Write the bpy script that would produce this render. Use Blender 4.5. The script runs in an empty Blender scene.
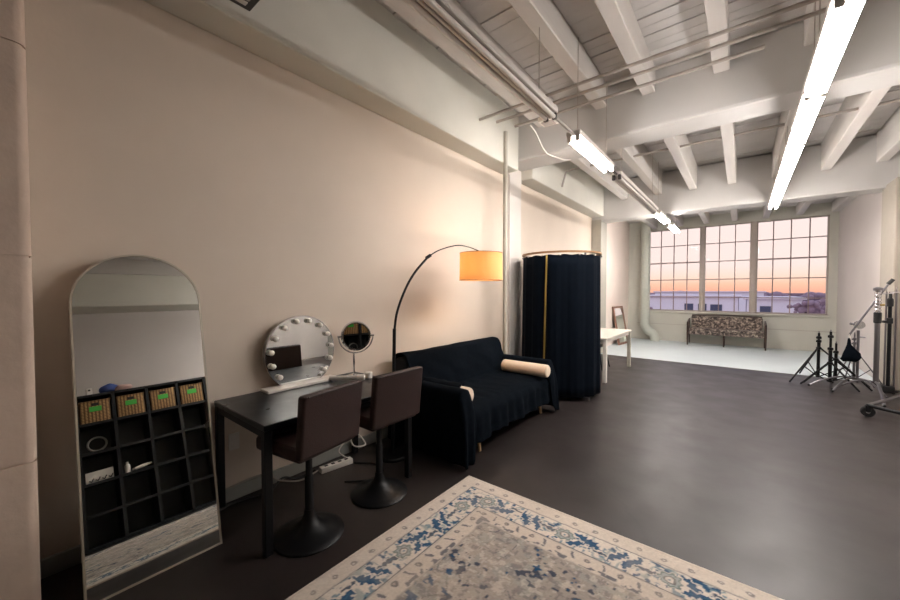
import bpy, bmesh, math, random
import numpy as np
from mathutils import Vector, Matrix, noise
random.seed(7)
PI = math.pi
C = bpy.context.scene.collection
scn = bpy.context.scene

# ------------------------------------------------------------------ materials
def lin(c):
    return tuple(((v/255)/12.92 if v/255 <= .04045 else ((v/255+.055)/1.055)**2.4) for v in c)

def mat(name, rgb, rough=.5, metal=0., var=0., vscale=8., bump=0., bscale=60., spec=.5, coat=0., stretch=None, rvar=0.):
    m = bpy.data.materials.new(name); m.use_nodes = True
    nt = m.node_tree; b = nt.nodes['Principled BSDF']
    c = lin(rgb)
    b.inputs['Base Color'].default_value = (*c, 1)
    b.inputs['Roughness'].default_value = rough
    b.inputs['Metallic'].default_value = metal
    b.inputs['Specular IOR Level'].default_value = spec
    b.inputs['Coat Weight'].default_value = coat
    if var or bump or rvar:
        tc = nt.nodes.new('ShaderNodeTexCoord')
        src = tc.outputs['Object']
        if stretch:
            mp = nt.nodes.new('ShaderNodeMapping'); mp.inputs['Scale'].default_value = stretch
            nt.links.new(src, mp.inputs[0]); src = mp.outputs[0]
    if var or rvar:
        n = nt.nodes.new('ShaderNodeTexNoise'); n.inputs['Scale'].default_value = vscale; n.inputs['Detail'].default_value = 5
        nt.links.new(src, n.inputs['Vector'])
        if var:
            r = nt.nodes.new('ShaderNodeValToRGB')
            r.color_ramp.elements[0].position = .3; r.color_ramp.elements[1].position = .7
            r.color_ramp.elements[0].color = (*[v*(1-var) for v in c], 1)
            r.color_ramp.elements[1].color = (*[min(1, v*(1+var)) for v in c], 1)
            nt.links.new(n.outputs['Fac'], r.inputs[0]); nt.links.new(r.outputs[0], b.inputs['Base Color'])
        if rvar:
            mr = nt.nodes.new('ShaderNodeMapRange')
            mr.inputs[1].default_value = .3; mr.inputs[2].default_value = .7
            mr.inputs[3].default_value = rough-rvar; mr.inputs[4].default_value = rough+rvar
            nt.links.new(n.outputs['Fac'], mr.inputs[0]); nt.links.new(mr.outputs[0], b.inputs['Roughness'])
    if bump:
        n2 = nt.nodes.new('ShaderNodeTexNoise'); n2.inputs['Scale'].default_value = bscale; n2.inputs['Detail'].default_value = 4
        bp = nt.nodes.new('ShaderNodeBump'); bp.inputs['Strength'].default_value = bump; bp.inputs['Distance'].default_value = .01
        nt.links.new(src, n2.inputs['Vector']); nt.links.new(n2.outputs['Fac'], bp.inputs['Height']); nt.links.new(bp.outputs[0], b.inputs['Normal'])
    return m

def emit(name, rgb, s):
    m = bpy.data.materials.new(name); m.use_nodes = True
    b = m.node_tree.nodes['Principled BSDF']
    b.inputs['Base Color'].default_value = (.8, .8, .8, 1)
    b.inputs['Emission Color'].default_value = (*rgb, 1); b.inputs['Emission Strength'].default_value = s
    return m

M = {}
M['wall'] = mat('wall_paint', (217, 204, 189), .65, var=.03, vscale=1.5, bump=.06, bscale=40)
M['wall_far'] = mat('wall_paint_far_bay', (222, 216, 210), .65, var=.03, vscale=1.5, bump=.06, bscale=40)
M['wall_r'] = mat('wall_paint_right', (192, 185, 181), .65, var=.03, vscale=1.5, bump=.06, bscale=40)
M['wall_glow'] = mat('wall_paint_sunset_glow', (236, 222, 212), .65, var=.03, vscale=1.5)  # sunset glow put into the colour of the left wall's far bay
M['pier'] = mat('pier_paint', (164, 156, 144), .7, var=.03)
M['endwall'] = mat('window_wall_paint', (196, 195, 185), .7, var=.03, vscale=2, bump=.08, bscale=30)
M['spandrel'] = mat('spandrel_paint', (208, 206, 196), .7, var=.04, vscale=2, bump=.08, bscale=30)
M['block'] = mat('painted_block', (205, 186, 170), .75, var=.06, vscale=6, bump=.3, bscale=25)
M['ceil'] = mat('ceiling_paint', (208, 204, 201), .6, var=.06, vscale=3, bump=.1, bscale=20)
M['joist'] = mat('joist_paint', (200, 195, 190), .55, var=.05, vscale=3, bump=.15, bscale=14, stretch=(3, .4, 3))
M['beam'] = mat('beam_paint', (194, 192, 189), .5, var=.04, vscale=2, bump=.08, bscale=12)
M['void'] = mat('dark_gap', (20, 19, 18), .9)
M['greypipe'] = mat('painted_pipe', (176, 172, 160), .5, var=.04)
M['conduit'] = mat('painted_conduit', (168, 160, 152), .4, metal=.1)
M['conduit_l'] = mat('white_conduit', (220, 214, 206), .4)
M['duct'] = mat('duct_paint', (186, 190, 180), .5)
M['base'] = mat('baseboard_paint', (150, 152, 146), .5)
M['black'] = mat('black_metal', (12, 13, 16), .42, spec=.3)
M['desk'] = mat('black_desk_laminate', (14, 21, 27), .32, rvar=.05)
M['blackfab'] = mat('navy_black_cloth', (10, 16, 23), .92, var=.2, vscale=30, bump=.2, bscale=300, spec=.05)
M['sofafab'] = mat('charcoal_upholstery', (26, 26, 30), .9)
M['curtain'] = mat('navy_curtain', (8, 15, 24), .85, var=.1, vscale=10, bump=.15, bscale=250, spec=.06)
M['leather'] = mat('dark_brown_leather', (42, 21, 18), .5, var=.12, vscale=10, bump=.15, bscale=120)
M['chrome'] = mat('chrome', (205, 205, 208), .16, metal=1.)
M['steel'] = mat('brushed_steel', (128, 126, 130), .34, metal=1.)
M['brass'] = mat('gold_trim', (150, 125, 60), .4, metal=.5)
M['mirror'] = mat('mirror_glass', (225, 228, 226), .0, metal=1.)
M['frame'] = mat('champagne_metal', (196, 188, 172), .4, metal=.5)
M['white'] = mat('white_lacquer', (232, 226, 218), .4)
M['tablew'] = mat('white_table_top', (226, 220, 210), .45)
M['bulb'] = mat('frosted_bulb', (245, 240, 232), .3)
M['cream'] = mat('cream_bolster_fabric', (232, 212, 190), .85, bump=.1, bscale=200)
M['lightwood'] = mat('light_wood', (214, 180, 136), .5, var=.1, vscale=20, stretch=(1, 1, .1))
M['hoop'] = mat('hoop_wood', (150, 112, 74), .5, var=.1)
M['darkwood'] = mat('dark_wood', (60, 42, 36), .4, var=.15, vscale=20)
M['midwood'] = mat('frame_wood', (140, 104, 86), .5, var=.15, vscale=20)
M['window'] = mat('window_frame_paint', (176, 166, 158), .5)
M['muntin'] = mat('muntin_steel', (150, 130, 130), .5)
M['plastic_w'] = mat('white_plastic', (226, 222, 214), .4)
M['plastic_b'] = mat('black_plastic', (18, 18, 20), .5)
M['rubber'] = mat('black_rubber', (14, 14, 15), .7)
M['shelf'] = mat('black_shelf', (18, 21, 24), .5)
M['shelfback'] = mat('shelf_interior', (38, 46, 50), .5)
M['green'] = mat('green_tag', (70, 190, 70), .6)
M['blueb'] = mat('blue_cloth', (60, 84, 150), .8)
M['pinkb'] = mat('pale_pink_cloth', (225, 190, 180), .8)
M['housing'] = mat('fixture_enamel', (206, 200, 194), .35)
M['tube_off'] = mat('unlit_tube', (224, 218, 212), .5)
M['dark_metal'] = mat('dark_bracket', (60, 56, 54), .5)  # dark metal of the vent box, unlit lamp holders and one conduit
M['tube_on'] = emit('lit_tube', (1., .94, .90), 17.)
M['lampbulb'] = emit('lit_bulb', (1., .68, .38), 32.)
M['bldg'] = mat('warehouse_shade_tint', (240, 238, 250), .8, var=.03, vscale=.3)  # lavender of the ambient shade mixed into the pale wall colour
M['bldgwin'] = mat('warehouse_window', (70, 80, 110), .4)
M['roofm'] = mat('roof_gravel', (222, 214, 226), .9)
M['yard'] = mat('yard_asphalt', (150, 140, 150), .9)
M['tree'] = mat('hazy_tree_foliage', (150, 130, 146), .9, var=.2, vscale=2)
M['bark'] = mat('bark', (80, 66, 60), .9)

def floor_mat():
    m = mat('charcoal_concrete_floor', (46, 42, 42), .36, spec=.6)
    nt = m.node_tree; b = nt.nodes['Principled BSDF']
    tc = nt.nodes.new('ShaderNodeTexCoord')
    n = nt.nodes.new('ShaderNodeTexNoise'); n.inputs['Scale'].default_value = 1.4; n.inputs['Detail'].default_value = 8; n.inputs['Roughness'].default_value = .65
    r = nt.nodes.new('ShaderNodeValToRGB'); r.color_ramp.elements[0].position = .3; r.color_ramp.elements[1].position = .72
    r.color_ramp.elements[0].color = (*lin((35, 30, 29)), 1); r.color_ramp.elements[1].color = (*lin((50, 43, 42)), 1)
    nt.links.new(tc.outputs['Object'], n.inputs['Vector']); nt.links.new(n.outputs['Fac'], r.inputs[0])
    # hairline cracks
    v = nt.nodes.new('ShaderNodeTexVoronoi'); v.feature = 'DISTANCE_TO_EDGE'; v.inputs['Scale'].default_value = .55
    n3 = nt.nodes.new('ShaderNodeTexNoise'); n3.inputs['Scale'].default_value = 1.3; n3.inputs['Detail'].default_value = 6
    mx = nt.nodes.new('ShaderNodeMixRGB'); mx.inputs[0].default_value = .35
    nt.links.new(tc.outputs['Object'], n3.inputs['Vector']); nt.links.new(tc.outputs['Object'], mx.inputs[1]); nt.links.new(n3.outputs['Color'], mx.inputs[2])
    nt.links.new(mx.outputs[0], v.inputs['Vector'])
    cr = nt.nodes.new('ShaderNodeValToRGB'); cr.color_ramp.elements[0].position = 0; cr.color_ramp.elements[1].position = .006
    cr.color_ramp.elements[0].color = (.55, .55, .55, 1)
    nt.links.new(v.outputs['Distance'], cr.inputs[0])
    ml = nt.nodes.new('ShaderNodeMixRGB'); ml.blend_type = 'MULTIPLY'; ml.inputs[0].default_value = .5
    nt.links.new(r.outputs[0], ml.inputs[1]); nt.links.new(cr.outputs[0], ml.inputs[2]); nt.links.new(ml.outputs[0], b.inputs['Base Color'])
    n2 = nt.nodes.new('ShaderNodeTexNoise'); n2.inputs['Scale'].default_value = 3.; n2.inputs['Detail'].default_value = 7
    mr = nt.nodes.new('ShaderNodeMapRange'); mr.inputs[1].default_value = .3; mr.inputs[2].default_value = .7; mr.inputs[3].default_value = .34; mr.inputs[4].default_value = .46
    nt.links.new(tc.outputs['Object'], n2.inputs['Vector']); nt.links.new(n2.outputs['Fac'], mr.inputs[0]); nt.links.new(mr.outputs[0], b.inputs['Roughness'])
    bp = nt.nodes.new('ShaderNodeBump'); bp.inputs['Strength'].default_value = .08; bp.inputs['Distance'].default_value = .01
    nt.links.new(n2.outputs['Fac'], bp.inputs['Height']); nt.links.new(bp.outputs[0], b.inputs['Normal'])
    return m
M['floor'] = floor_mat()
M['floor_w'] = mat('white_floor_paint', (198, 208, 210), .45, var=.03, vscale=2)

def two_tone(name, stops, scale, rough, detail=6, stretch=None, kind='noise'):
    m = bpy.data.materials.new(name); m.use_nodes = True
    nt = m.node_tree; b = nt.nodes['Principled BSDF']; b.inputs['Roughness'].default_value = rough
    tc = nt.nodes.new('ShaderNodeTexCoord'); src = tc.outputs['Object']
    if stretch:
        mp = nt.nodes.new('ShaderNodeMapping'); mp.inputs['Scale'].default_value = stretch
        nt.links.new(src, mp.inputs[0]); src = mp.outputs[0]
    n = nt.nodes.new('ShaderNodeTexNoise'); n.inputs['Scale'].default_value = scale; n.inputs['Detail'].default_value = detail
    n.inputs['Distortion'].default_value = .6
    nt.links.new(src, n.inputs['Vector'])
    r = nt.nodes.new('ShaderNodeValToRGB'); cr = r.color_ramp
    while len(cr.elements) < len(stops): cr.elements.new(.5)
    for e, (p, c) in zip(cr.elements, stops): e.position = p; e.color = (*lin(c), 1)
    nt.links.new(n.outputs['Fac'], r.inputs[0]); nt.links.new(r.outputs[0], b.inputs['Base Color'])
    return m
M['floral'] = two_tone('floral_upholstery', [(.36, (50, 43, 42)), (.46, (88, 78, 73)), (.54, (122, 110, 101)), (.62, (168, 154, 142))], 19, .85, 5)

def weave_mat():
    m = bpy.data.materials.new('woven_wicker'); m.use_nodes = True
    nt = m.node_tree; b = nt.nodes['Principled BSDF']; b.inputs['Roughness'].default_value = .7
    tc = nt.nodes.new('ShaderNodeTexCoord')
    w = nt.nodes.new('ShaderNodeTexWave'); w.wave_type = 'BANDS'; w.bands_direction = 'Z'; w.inputs['Scale'].default_value = 16; w.inputs['Distortion'].default_value = 2.5; w.inputs['Detail Scale'].default_value = 6
    w2 = nt.nodes.new('ShaderNodeTexWave'); w2.bands_direction = 'Y'; w2.inputs['Scale'].default_value = 9
    mx = nt.nodes.new('ShaderNodeMath'); mx.operation = 'MULTIPLY'
    r = nt.nodes.new('ShaderNodeValToRGB'); r.color_ramp.elements[0].color = (*lin((96, 66, 36)), 1); r.color_ramp.elements[1].color = (*lin((206, 164, 108)), 1); r.color_ramp.elements[1].position = .6
    for x in (w, w2): nt.links.new(tc.outputs['Object'], x.inputs['Vector'])
    nt.links.new(w.outputs['Fac'], mx.inputs[0]); nt.links.new(w2.outputs['Fac'], mx.inputs[1]); nt.links.new(mx.outputs[0], r.inputs[0]); nt.links.new(r.outputs[0], b.inputs['Base Color'])
    return m
M['wicker'] = weave_mat()

def glass_mat():
    m = bpy.data.materials.new('window_glass'); m.use_nodes = True
    nt = m.node_tree; nt.nodes.remove(nt.nodes['Principled BSDF'])
    t = nt.nodes.new('ShaderNodeBsdfTransparent'); t.inputs[0].default_value = (.97, .97, .97, 1)
    g = nt.nodes.new('ShaderNodeBsdfGlossy'); g.inputs['Roughness'].default_value = .02
    fr = nt.nodes.new('ShaderNodeFresnel'); fr.inputs[0].default_value = 1.12
    mx = nt.nodes.new('ShaderNodeMixShader')
    nt.links.new(fr.outputs[0], mx.inputs[0]); nt.links.new(t.outputs[0], mx.inputs[1]); nt.links.new(g.outputs[0], mx.inputs[2])
    nt.links.new(mx.outputs[0], nt.nodes['Material Output'].inputs[0])
    return m
M['glass'] = glass_mat()

def shade_mat():
    m = bpy.data.materials.new('orange_linen_shade'); m.use_nodes = True
    nt = m.node_tree; nt.nodes.remove(nt.nodes['Principled BSDF'])
    d = nt.nodes.new('ShaderNodeBsdfDiffuse'); d.inputs[0].default_value = (*lin((240, 200, 150)), 1)
    t = nt.nodes.new('ShaderNodeBsdfTranslucent'); t.inputs[0].default_value = (*lin((246, 178, 108)), 1)
    mx = nt.nodes.new('ShaderNodeMixShader'); mx.inputs[0].default_value = .25
    nt.links.new(d.outputs[0], mx.inputs[1]); nt.links.new(t.outputs[0], mx.inputs[2])
    nt.links.new(mx.outputs[0], nt.nodes['Material Output'].inputs[0])
    return m
M['shade'] = shade_mat()

# ------------------------------------------------------------------ mesh helpers
class MB:
    def __init__(s): s.bm = bmesh.new()
    def box(s, a, b, bev=0., seg=2, rot=None, piv=None):
        t = bmesh.new(); bmesh.ops.create_cube(t, size=1)
        ce = [(a[i]+b[i])/2 for i in range(3)]; sz = [abs(b[i]-a[i]) for i in range(3)]
        for v in t.verts: v.co = Vector([ce[i]+v.co[i]*sz[i] for i in range(3)])
        if bev: bmesh.ops.bevel(t, geom=t.edges[:], offset=min(bev, min(sz)*.49), segments=seg, affect='EDGES', profile=.6)
        if rot is not None:
            p = Vector(piv if piv else ce)
            for v in t.verts: v.co = p+rot @ (v.co-p)
        s.merge(t); return s
    def merge(s, t):
        me = bpy.data.meshes.new('t'); t.to_mesh(me); t.free(); s.bm.from_mesh(me); bpy.data.meshes.remove(me)
    def tube(s, pts, r, seg=12, cap=True):
        pts = [Vector(p) for p in pts]; n = len(pts)
        rs = r if isinstance(r, (list, tuple)) else [r]*n
        rings = []; up = None
        for i, p in enumerate(pts):
            d = (pts[min(i+1, n-1)]-pts[max(i-1, 0)]).normalized()
            if up is None:
                up = d.orthogonal().normalized()
            else:
                up = (up-d*up.dot(d)).normalized()
            q = d.cross(up)
            rings.append([s.bm.verts.new(p+rs[i]*(math.cos(2*PI*k/seg)*up+math.sin(2*PI*k/seg)*q)) for k in range(seg)])
        for i in range(n-1):
            for k in range(seg):
                s.bm.faces.new((rings[i][k], rings[i][(k+1) % seg], rings[i+1][(k+1) % seg], rings[i+1][k]))
        if cap:
            s.bm.faces.new(rings[0][::-1]); s.bm.faces.new(rings[-1])
        return s
    def lathe(s, prof, c=(0, 0, 0), seg=32, axis='z', cap=True):
        c = Vector(c); rings = []
        for r, h in prof:
            ring = []
            for k in range(seg):
                a = 2*PI*k/seg; x, y = r*math.cos(a), r*math.sin(a)
                v = {'z': (x, y, h), 'x': (h, x, y), 'y': (y, h, x)}[axis]
                ring.append(s.bm.verts.new(c+Vector(v)))
            rings.append(ring)
        for i in range(len(rings)-1):
            for k in range(seg):
                s.bm.faces.new((rings[i][k], rings[i][(k+1) % seg], rings[i+1][(k+1) % seg], rings[i+1][k]))
        if cap:
            s.bm.faces.new(rings[0][::-1]); s.bm.faces.new(rings[-1])
        return s
    def ball(s, c, r, sub=2, sc=(1, 1, 1)):
        t = bmesh.new(); bmesh.ops.create_icosphere(t, subdivisions=sub, radius=1)
        for v in t.verts: v.co = Vector(c)+Vector((v.co.x*r*sc[0], v.co.y*r*sc[1], v.co.z*r*sc[2]))
        s.merge(t); return s
    def grid(s, fn, nu, nv):
        vs = [[s.bm.verts.new(fn(i/nu, j/nv)) for j in range(nv+1)] for i in range(nu+1)]
        for i in range(nu):
            for j in range(nv):
                s.bm.faces.new((vs[i][j], vs[i+1][j], vs[i+1][j+1], vs[i][j+1]))
        return s
    def poly_extrude(s, pts, vec):
        a = [s.bm.verts.new(Vector(p)) for p in pts]; b = [s.bm.verts.new(Vector(p)+Vector(vec)) for p in pts]
        n = len(a)
        s.bm.faces.new(a[::-1]); s.bm.faces.new(b)
        for i in range(n): s.bm.faces.new((a[i], a[(i+1) % n], b[(i+1) % n], b[i]))
        return s
    def build(s, name, m, parent=None, smooth=None):
        bmesh.ops.recalc_face_normals(s.bm, faces=s.bm.faces[:])
        me = bpy.data.meshes.new(name); s.bm.to_mesh(me); s.bm.free()
        o = bpy.data.objects.new(name, me); C.objects.link(o)
        me.materials.append(M[m] if isinstance(m, str) else m)
        if parent is not None:
            off = ORG.get(parent, Vector((0, 0, 0)))
            me.transform(Matrix.Translation(-off)); o.parent = parent; ORG[o] = off
        if smooth != False:
            ang = smooth or .6
            for p in me.polygons: p.use_smooth = True
            bm = bmesh.new(); bm.from_mesh(me)
            for e in bm.edges:
                if len(e.link_faces) == 2 and e.calc_face_angle(0) > ang: e.smooth = False
            bm.to_mesh(me); bm.free()
        return o
ORG = {}
def tag(o, label, cat, group=None):
    o['label'] = label; o['category'] = cat
    if group: o['group'] = group
    return o
def thing(name, label, cat, loc, group=None):
    o = bpy.data.objects.new(name, None); C.objects.link(o); o.location = loc; o.empty_display_size = .1
    ORG[o] = Vector(loc); return tag(o, label, cat, group)
def struct(o):
    o['kind'] = 'structure'; return o
def dup(root, loc, rotz=None, label=None):
    r = root.copy(); C.objects.link(r); r.location = loc
    if rotz is not None: r.rotation_euler.z = rotz
    if label: r['label'] = label
    for ch in list(root.children):
        c = ch.copy(); C.objects.link(c); c.parent = r
        for g in list(ch.children):
            d = g.copy(); C.objects.link(d); d.parent = c
    return r
def spline(pts, n=8):
    P = [Vector(p) for p in pts]; P = [2*P[0]-P[1]]+P+[2*P[-1]-P[-2]]; out = []
    for i in range(1, len(P)-2):
        for k in range(n):
            t = k/n; a, b, c, d = P[i-1:i+3]
            out.append(.5*((2*b)+(-a+c)*t+(2*a-5*b+4*c-d)*t*t+(-a+3*b-3*c+d)*t**3))
    out.append(P[-2]); return out
def rotz(a): return Matrix.Rotation(a, 3, 'Z')

# ------------------------------------------------------------------ the room
XL, XR, XRF = -2.83, 2.02, 1.78          # left wall, right wall near, right wall in the far bay
YB, YW = -2.6, 12.6                      # back wall, window wall
ZD = 4.05                                 # underside of deck
fl = MB(); fl.box((XL-.2, YB-.2, -.2), (2.2, 8.95, 0)); struct(fl.build('floor', 'floor', smooth=False))
fl = MB(); fl.box((XL-.2, 8.95, -.2), (2.2, YW+.25, .002)); struct(fl.build('floor', 'floor_w', smooth=False))
struct(MB().box((XL-.2, YB, 0), (XL, 9.1, 4.2)).build('wall_left', 'wall', smooth=False))
struct(MB().box((XL-.2, 9.1, 0), (XL, YW, 4.2)).build('wall_left', 'wall_glow', smooth=False))
w = MB().box((XR, YB, 0), (XR+.2, 9.1, 4.2)); struct(w.build('wall_right', 'wall_r', smooth=False))
struct(MB().box((XRF, 9.1, 0), (XR+.2, YW, 4.2)).build('wall_right', 'wall_r', smooth=False))
struct(MB().box((XL-.2, YB-.2, 0), (XR+.2, YB, 4.2)).build('wall_back', 'wall', smooth=False))
# window wall with its opening
WX0, WX1, WZ0, WZ1 = -2.27, 1.63, .905, 3.35
w = MB()
w.box((XL-.2, YW, 0), (XR+.2, YW+.25, WZ0)); w.box((XL-.2, YW, WZ1), (XR+.2, YW+.25, 4.2))
w.box((XL-.2, YW, WZ0), (WX0, YW+.25, WZ1)); w.box((WX1, YW, WZ0), (XR+.2, YW+.25, WZ1))
struct(w.build('wall_window', 'endwall', smooth=False))
struct(MB().box((WX0-.05, YW-.06, WZ0-.05), (WX1+.05, YW+.05, WZ0), .008).build('trim_1', 'endwall'))
struct(MB().box((WX0-.3, YW-.014, .50), (XRF, YW, .512)).build('trim_2', 'conduit'))
# deck of planks, running across the room
dk = MB(); y = YB
while y < YW:
    wd = random.choice((.14, .14, .19, .14)); g = random.choice((.003, .004, .004, .010)); dz = random.uniform(-.006, .008)
    dk.box((XL-.1, y+g/2, ZD+dz), (XR+.1, min(y+wd-g/2, YW), ZD+.05+dz)); y += wd
struct(dk.build('ceiling', 'ceil', smooth=False))
struct(MB().box((XL-.2, YB-.2, ZD+.09), (XR+.2, YW+.25, ZD+.2)).build('ceiling', 'void', smooth=False))
# joists
J1 = [(-2.25, -1.99), (-1.475, -1.33), (-.945, -.81), (-.272, -.135), (.41, .55), (1.05, 1.19), (1.7, 1.84)]
J2 = [(x-.065, x+.065) for x in (-2.1, -1.43, -.81, -.185, .455, 1.085, 1.715)]
for y0, y1, js, z0, z1 in ((YB, -.4, J1, 3.78, ZD), (.05, 4.75, J1, 3.78, ZD), (5.2, 8.9, J2, 3.57, ZD), (9.35, YW, J2, 3.40, 3.64)):
    for a, b in js:
        struct(MB().box((a, y0-.02, z0), (b, y1+(.02 if y1 < YW else 0), z1+.005), .008, 1).build('ceiling_joist', 'joist', smooth=False))
struct(MB().box((XL, 9.3, 3.64), (XR, YW, 3.72)).build('ceiling', 'ceil', smooth=False))
# beams
for y0, y1, z in ((-.4, .05, 3.3), (4.75, 5.2, 3.38), (8.9, 9.35, 3.15)):
    struct(MB().box((XL, y0, z), (XR, y1, ZD-.02), .03, 2).build('ceiling_beam', 'beam', smooth=False))
# spandrels above the lower wall
for y0, y1 in ((YB, -.4), (.05, 4.75), (5.2, 8.9)):
    struct(MB().box((XL, y0, 3.24), (-2.55, y1, ZD+.02), .02, 2).build('wall_left_upper', 'spandrel', smooth=False))
for y0, y1 in ((YB, -.4), (.05, 4.75)):
    struct(MB().box((1.72, y0, 3.24), (XR, y1, ZD+.02), .02, 2).build('wall_right_upper', 'spandrel', smooth=False))
# columns
struct(MB().box((XL, 4.79, 0), (-2.74, 5.2, 3.4), .012, 1).build('column', 'wall_far', smooth=False))
struct(MB().box((XL, 8.9, 0), (-2.60, 9.35, 3.2), .012, 1).build('column', 'greypipe', smooth=False))
struct(MB().box((1.765, 8.42, 0), (XR, 9.12, 3.2), .012, 1).build('column', 'pier', smooth=False))
struct(MB().box((1.73, 4.75, 0), (XR, 5.2, 3.4), .012, 1).build('column', 'spandrel', smooth=False))
pl = MB(); z = 0.
for h in (.745, .905, .91, .72):
    pp = [(XL, -.42), (-2.43, -.42)]+[(-2.468+.038*math.cos(a*PI/20), .050+.038*math.sin(a*PI/20)) for a in range(11)]+[(XL, .088)]
    pl.poly_extrude([(x, y, z+.005) for x, y in pp], (0, 0, h-.010)); z += h
pp = [(XL, -.41), (-2.440, -.41)]+[(-2.470+.030*math.cos(a*PI/20), .050+.030*math.sin(a*PI/20)) for a in range(11)]+[(XL, .080)]
pl.poly_extrude([(x, y, 0) for x, y in pp], (0, 0, 3.28))
struct(pl.build('column', 'block', smooth=.5))
struct(MB().box((1.7, -.42, 0), (XR, .08, 3.3), .012, 1).build('column', 'block', smooth=False))
# baseboards
b = MB().box((XL, .08, 0), (XL+.018, 4.79, .10), .004, 1); struct(b.build('baseboard_left', 'base', smooth=False))
b = MB().box((XL, 5.2, 0), (XL+.018, 8.9, .10), .004, 1); struct(b.build('baseboard_left', 'base', smooth=False))

# window: three sash groups 4 / 3 / 4 panes wide, 5 rows
secs = [(WX0, -.93, 4), (-.86, .185, 3), (.275, WX1, 4)]
rows = [WZ0, 1.325, 1.83, 2.335, 2.84, WZ1]
for n, (x0, x1, k) in enumerate(secs):
    root = bpy.data.objects.new('window_%d' % (n+1), None); C.objects.link(root); struct(root); ORG[root] = Vector((x0, YW, WZ0)); root.location = (x0, YW, WZ0)
    f = MB(); fw = .035
    f.box((x0, YW+.03, WZ0), (x0+fw, YW+.09, WZ1)); f.box((x1-fw, YW+.03, WZ0), (x1, YW+.09, WZ1))
    f.box((x0, YW+.03, WZ0), (x1, YW+.09, WZ0+fw)); f.box((x0, YW+.03, WZ1-fw), (x1, YW+.09, WZ1))
    struct(f.build('window_frame', 'window', root, False))
    mu = MB()
    for i in range(1, k):
        x = x0+(x1-x0)*i/k; mu.box((x-.011, YW+.04, WZ0), (x+.011, YW+.075, WZ1))
    for zz in rows[1:-1]:
        t = .018 if abs(zz-(2.335 if n != 1 else 0)) < .01 else .011
        mu.box((x0, YW+.045, zz-t), (x1, YW+.08, zz+t))
    struct(mu.build('muntins', 'muntin', root, False))
    g = MB().box((x0+.01, YW+.056, WZ0+.01), (x1-.01, YW+.060, WZ1-.01)); struct(g.build('window_pane', 'glass', root, False))
for x0, x1 in ((-.93, -.86), (.185, .275)):
    struct(MB().box((x0, YW-.01, WZ0), (x1, YW+.1, WZ1), .006, 1).build('window_mullion', 'window', smooth=False))

# duct, pipes, conduits
d = thing('drain_pipe', 'fat painted pipe beside the big window, bending out near the floor', 'pipe', (-2.28, 12.3, 0))
MB().tube(spline([(-2.29, 12.3, 3.63), (-2.29, 12.3, 2.), (-2.29, 12.3, .75), (-2.29, 12.3, .5), (-2.2, 12.3, .32), (-2.06, 12.3, .2), (-2.02, 12.3, .05), (-2.02, 12.3, 0)], 6), .125, 24).build('pipe_body', 'duct', d)
MB().lathe([(.135, 0), (.14, .02), (.14, .06), (.135, .08)], (-2.29, 12.3, 1.55), 24).build('coupling', 'duct', d)
tag(MB().tube([(-2.535, 4.345, 0), (-2.535, 4.345, 3.66)], .030, 14).build('wall_pipe', 'greypipe'), 'grey green painted pipe running up the column behind the sofa', 'pipe')
tag(MB().tube(spline([(-2.728, 4.80, .0), (-2.728, 4.80, 2.2), (-2.728, 4.80, 3.1), (-2.728, 4.79, 3.24)], 5), .008, 8).build('wall_cable', 'conduit_l'), 'thin white cable running up the column beside the grey pipe', 'cable')
for i, (yy, x1, lab) in enumerate(((3.74, 1.72, 'ceiling conduit under the joists, nearest of the three in front of the first beam'),
                                   (3.93, 1.72, 'ceiling conduit under the joists, middle of the three in front of the first beam'),
                                   (4.18, .12, 'shorter ceiling conduit, closest of the three to the first beam'))):
    x0 = (-2.55, -2.42, -2.3)[i]
    tag(MB().tube([(x0, yy, 3.61), (x1, yy, 3.61)], .017, 10).build('ceiling_conduit', 'conduit'), lab, 'conduit', 'conduits before the first beam')
tag(MB().tube(spline([(-2.52, 6.3, 3.35), (-2.45, 6.3, 3.6)], 3)+[Vector((-2.3, 6.3, 3.62)), Vector((1.72, 6.3, 3.62))], .017, 10).build('ceiling_conduit', 'conduit'), 'ceiling conduit crossing under the joists between the two beams', 'conduit')
tag(MB().tube(spline([(-2.12, 4.25, 3.6), (-2.12, 4.42, 3.55), (-2.1, 4.6, 3.4), (-2.05, 4.72, 3.34), (-1.95, 5.1, 3.36), (-1.9, 5.3, 3.5)], 8), .008, 8).build('hanging_cable', 'conduit_l'), 'white flexible cable curling under the first beam near the unlit light', 'cable')
jb = thing('junction_box', 'white junction box where the conduits cross beside the unlit light strip', 'junction box', (-1.85, 4.2, 3.56))
MB().box((-1.95, 4.1, 3.53), (-1.75, 4.28, 3.585), .006).build('box_body', 'conduit_l', jb); MB().box((-1.92, 4.13, 3.522), (-1.78, 4.25, 3.53), .002).build('cover_plate', 'conduit', jb)
vt = thing('air_vent', 'dark rimmed vent box at the top edge of the upper left wall', 'vent', (-2.4, 1.0, 3.44))
MB().box((-2.55, .66, 3.335), (-2.22, 1.064, 3.60), .004, 1).build('vent_box', 'dark_metal', vt)
vg = MB()
for k in range(5): vg.box((-2.51+.055*k, .70, 3.329), (-2.475+.055*k, 1.02, 3.335))
vg.build('grille', 'housing', vt, False)

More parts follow.
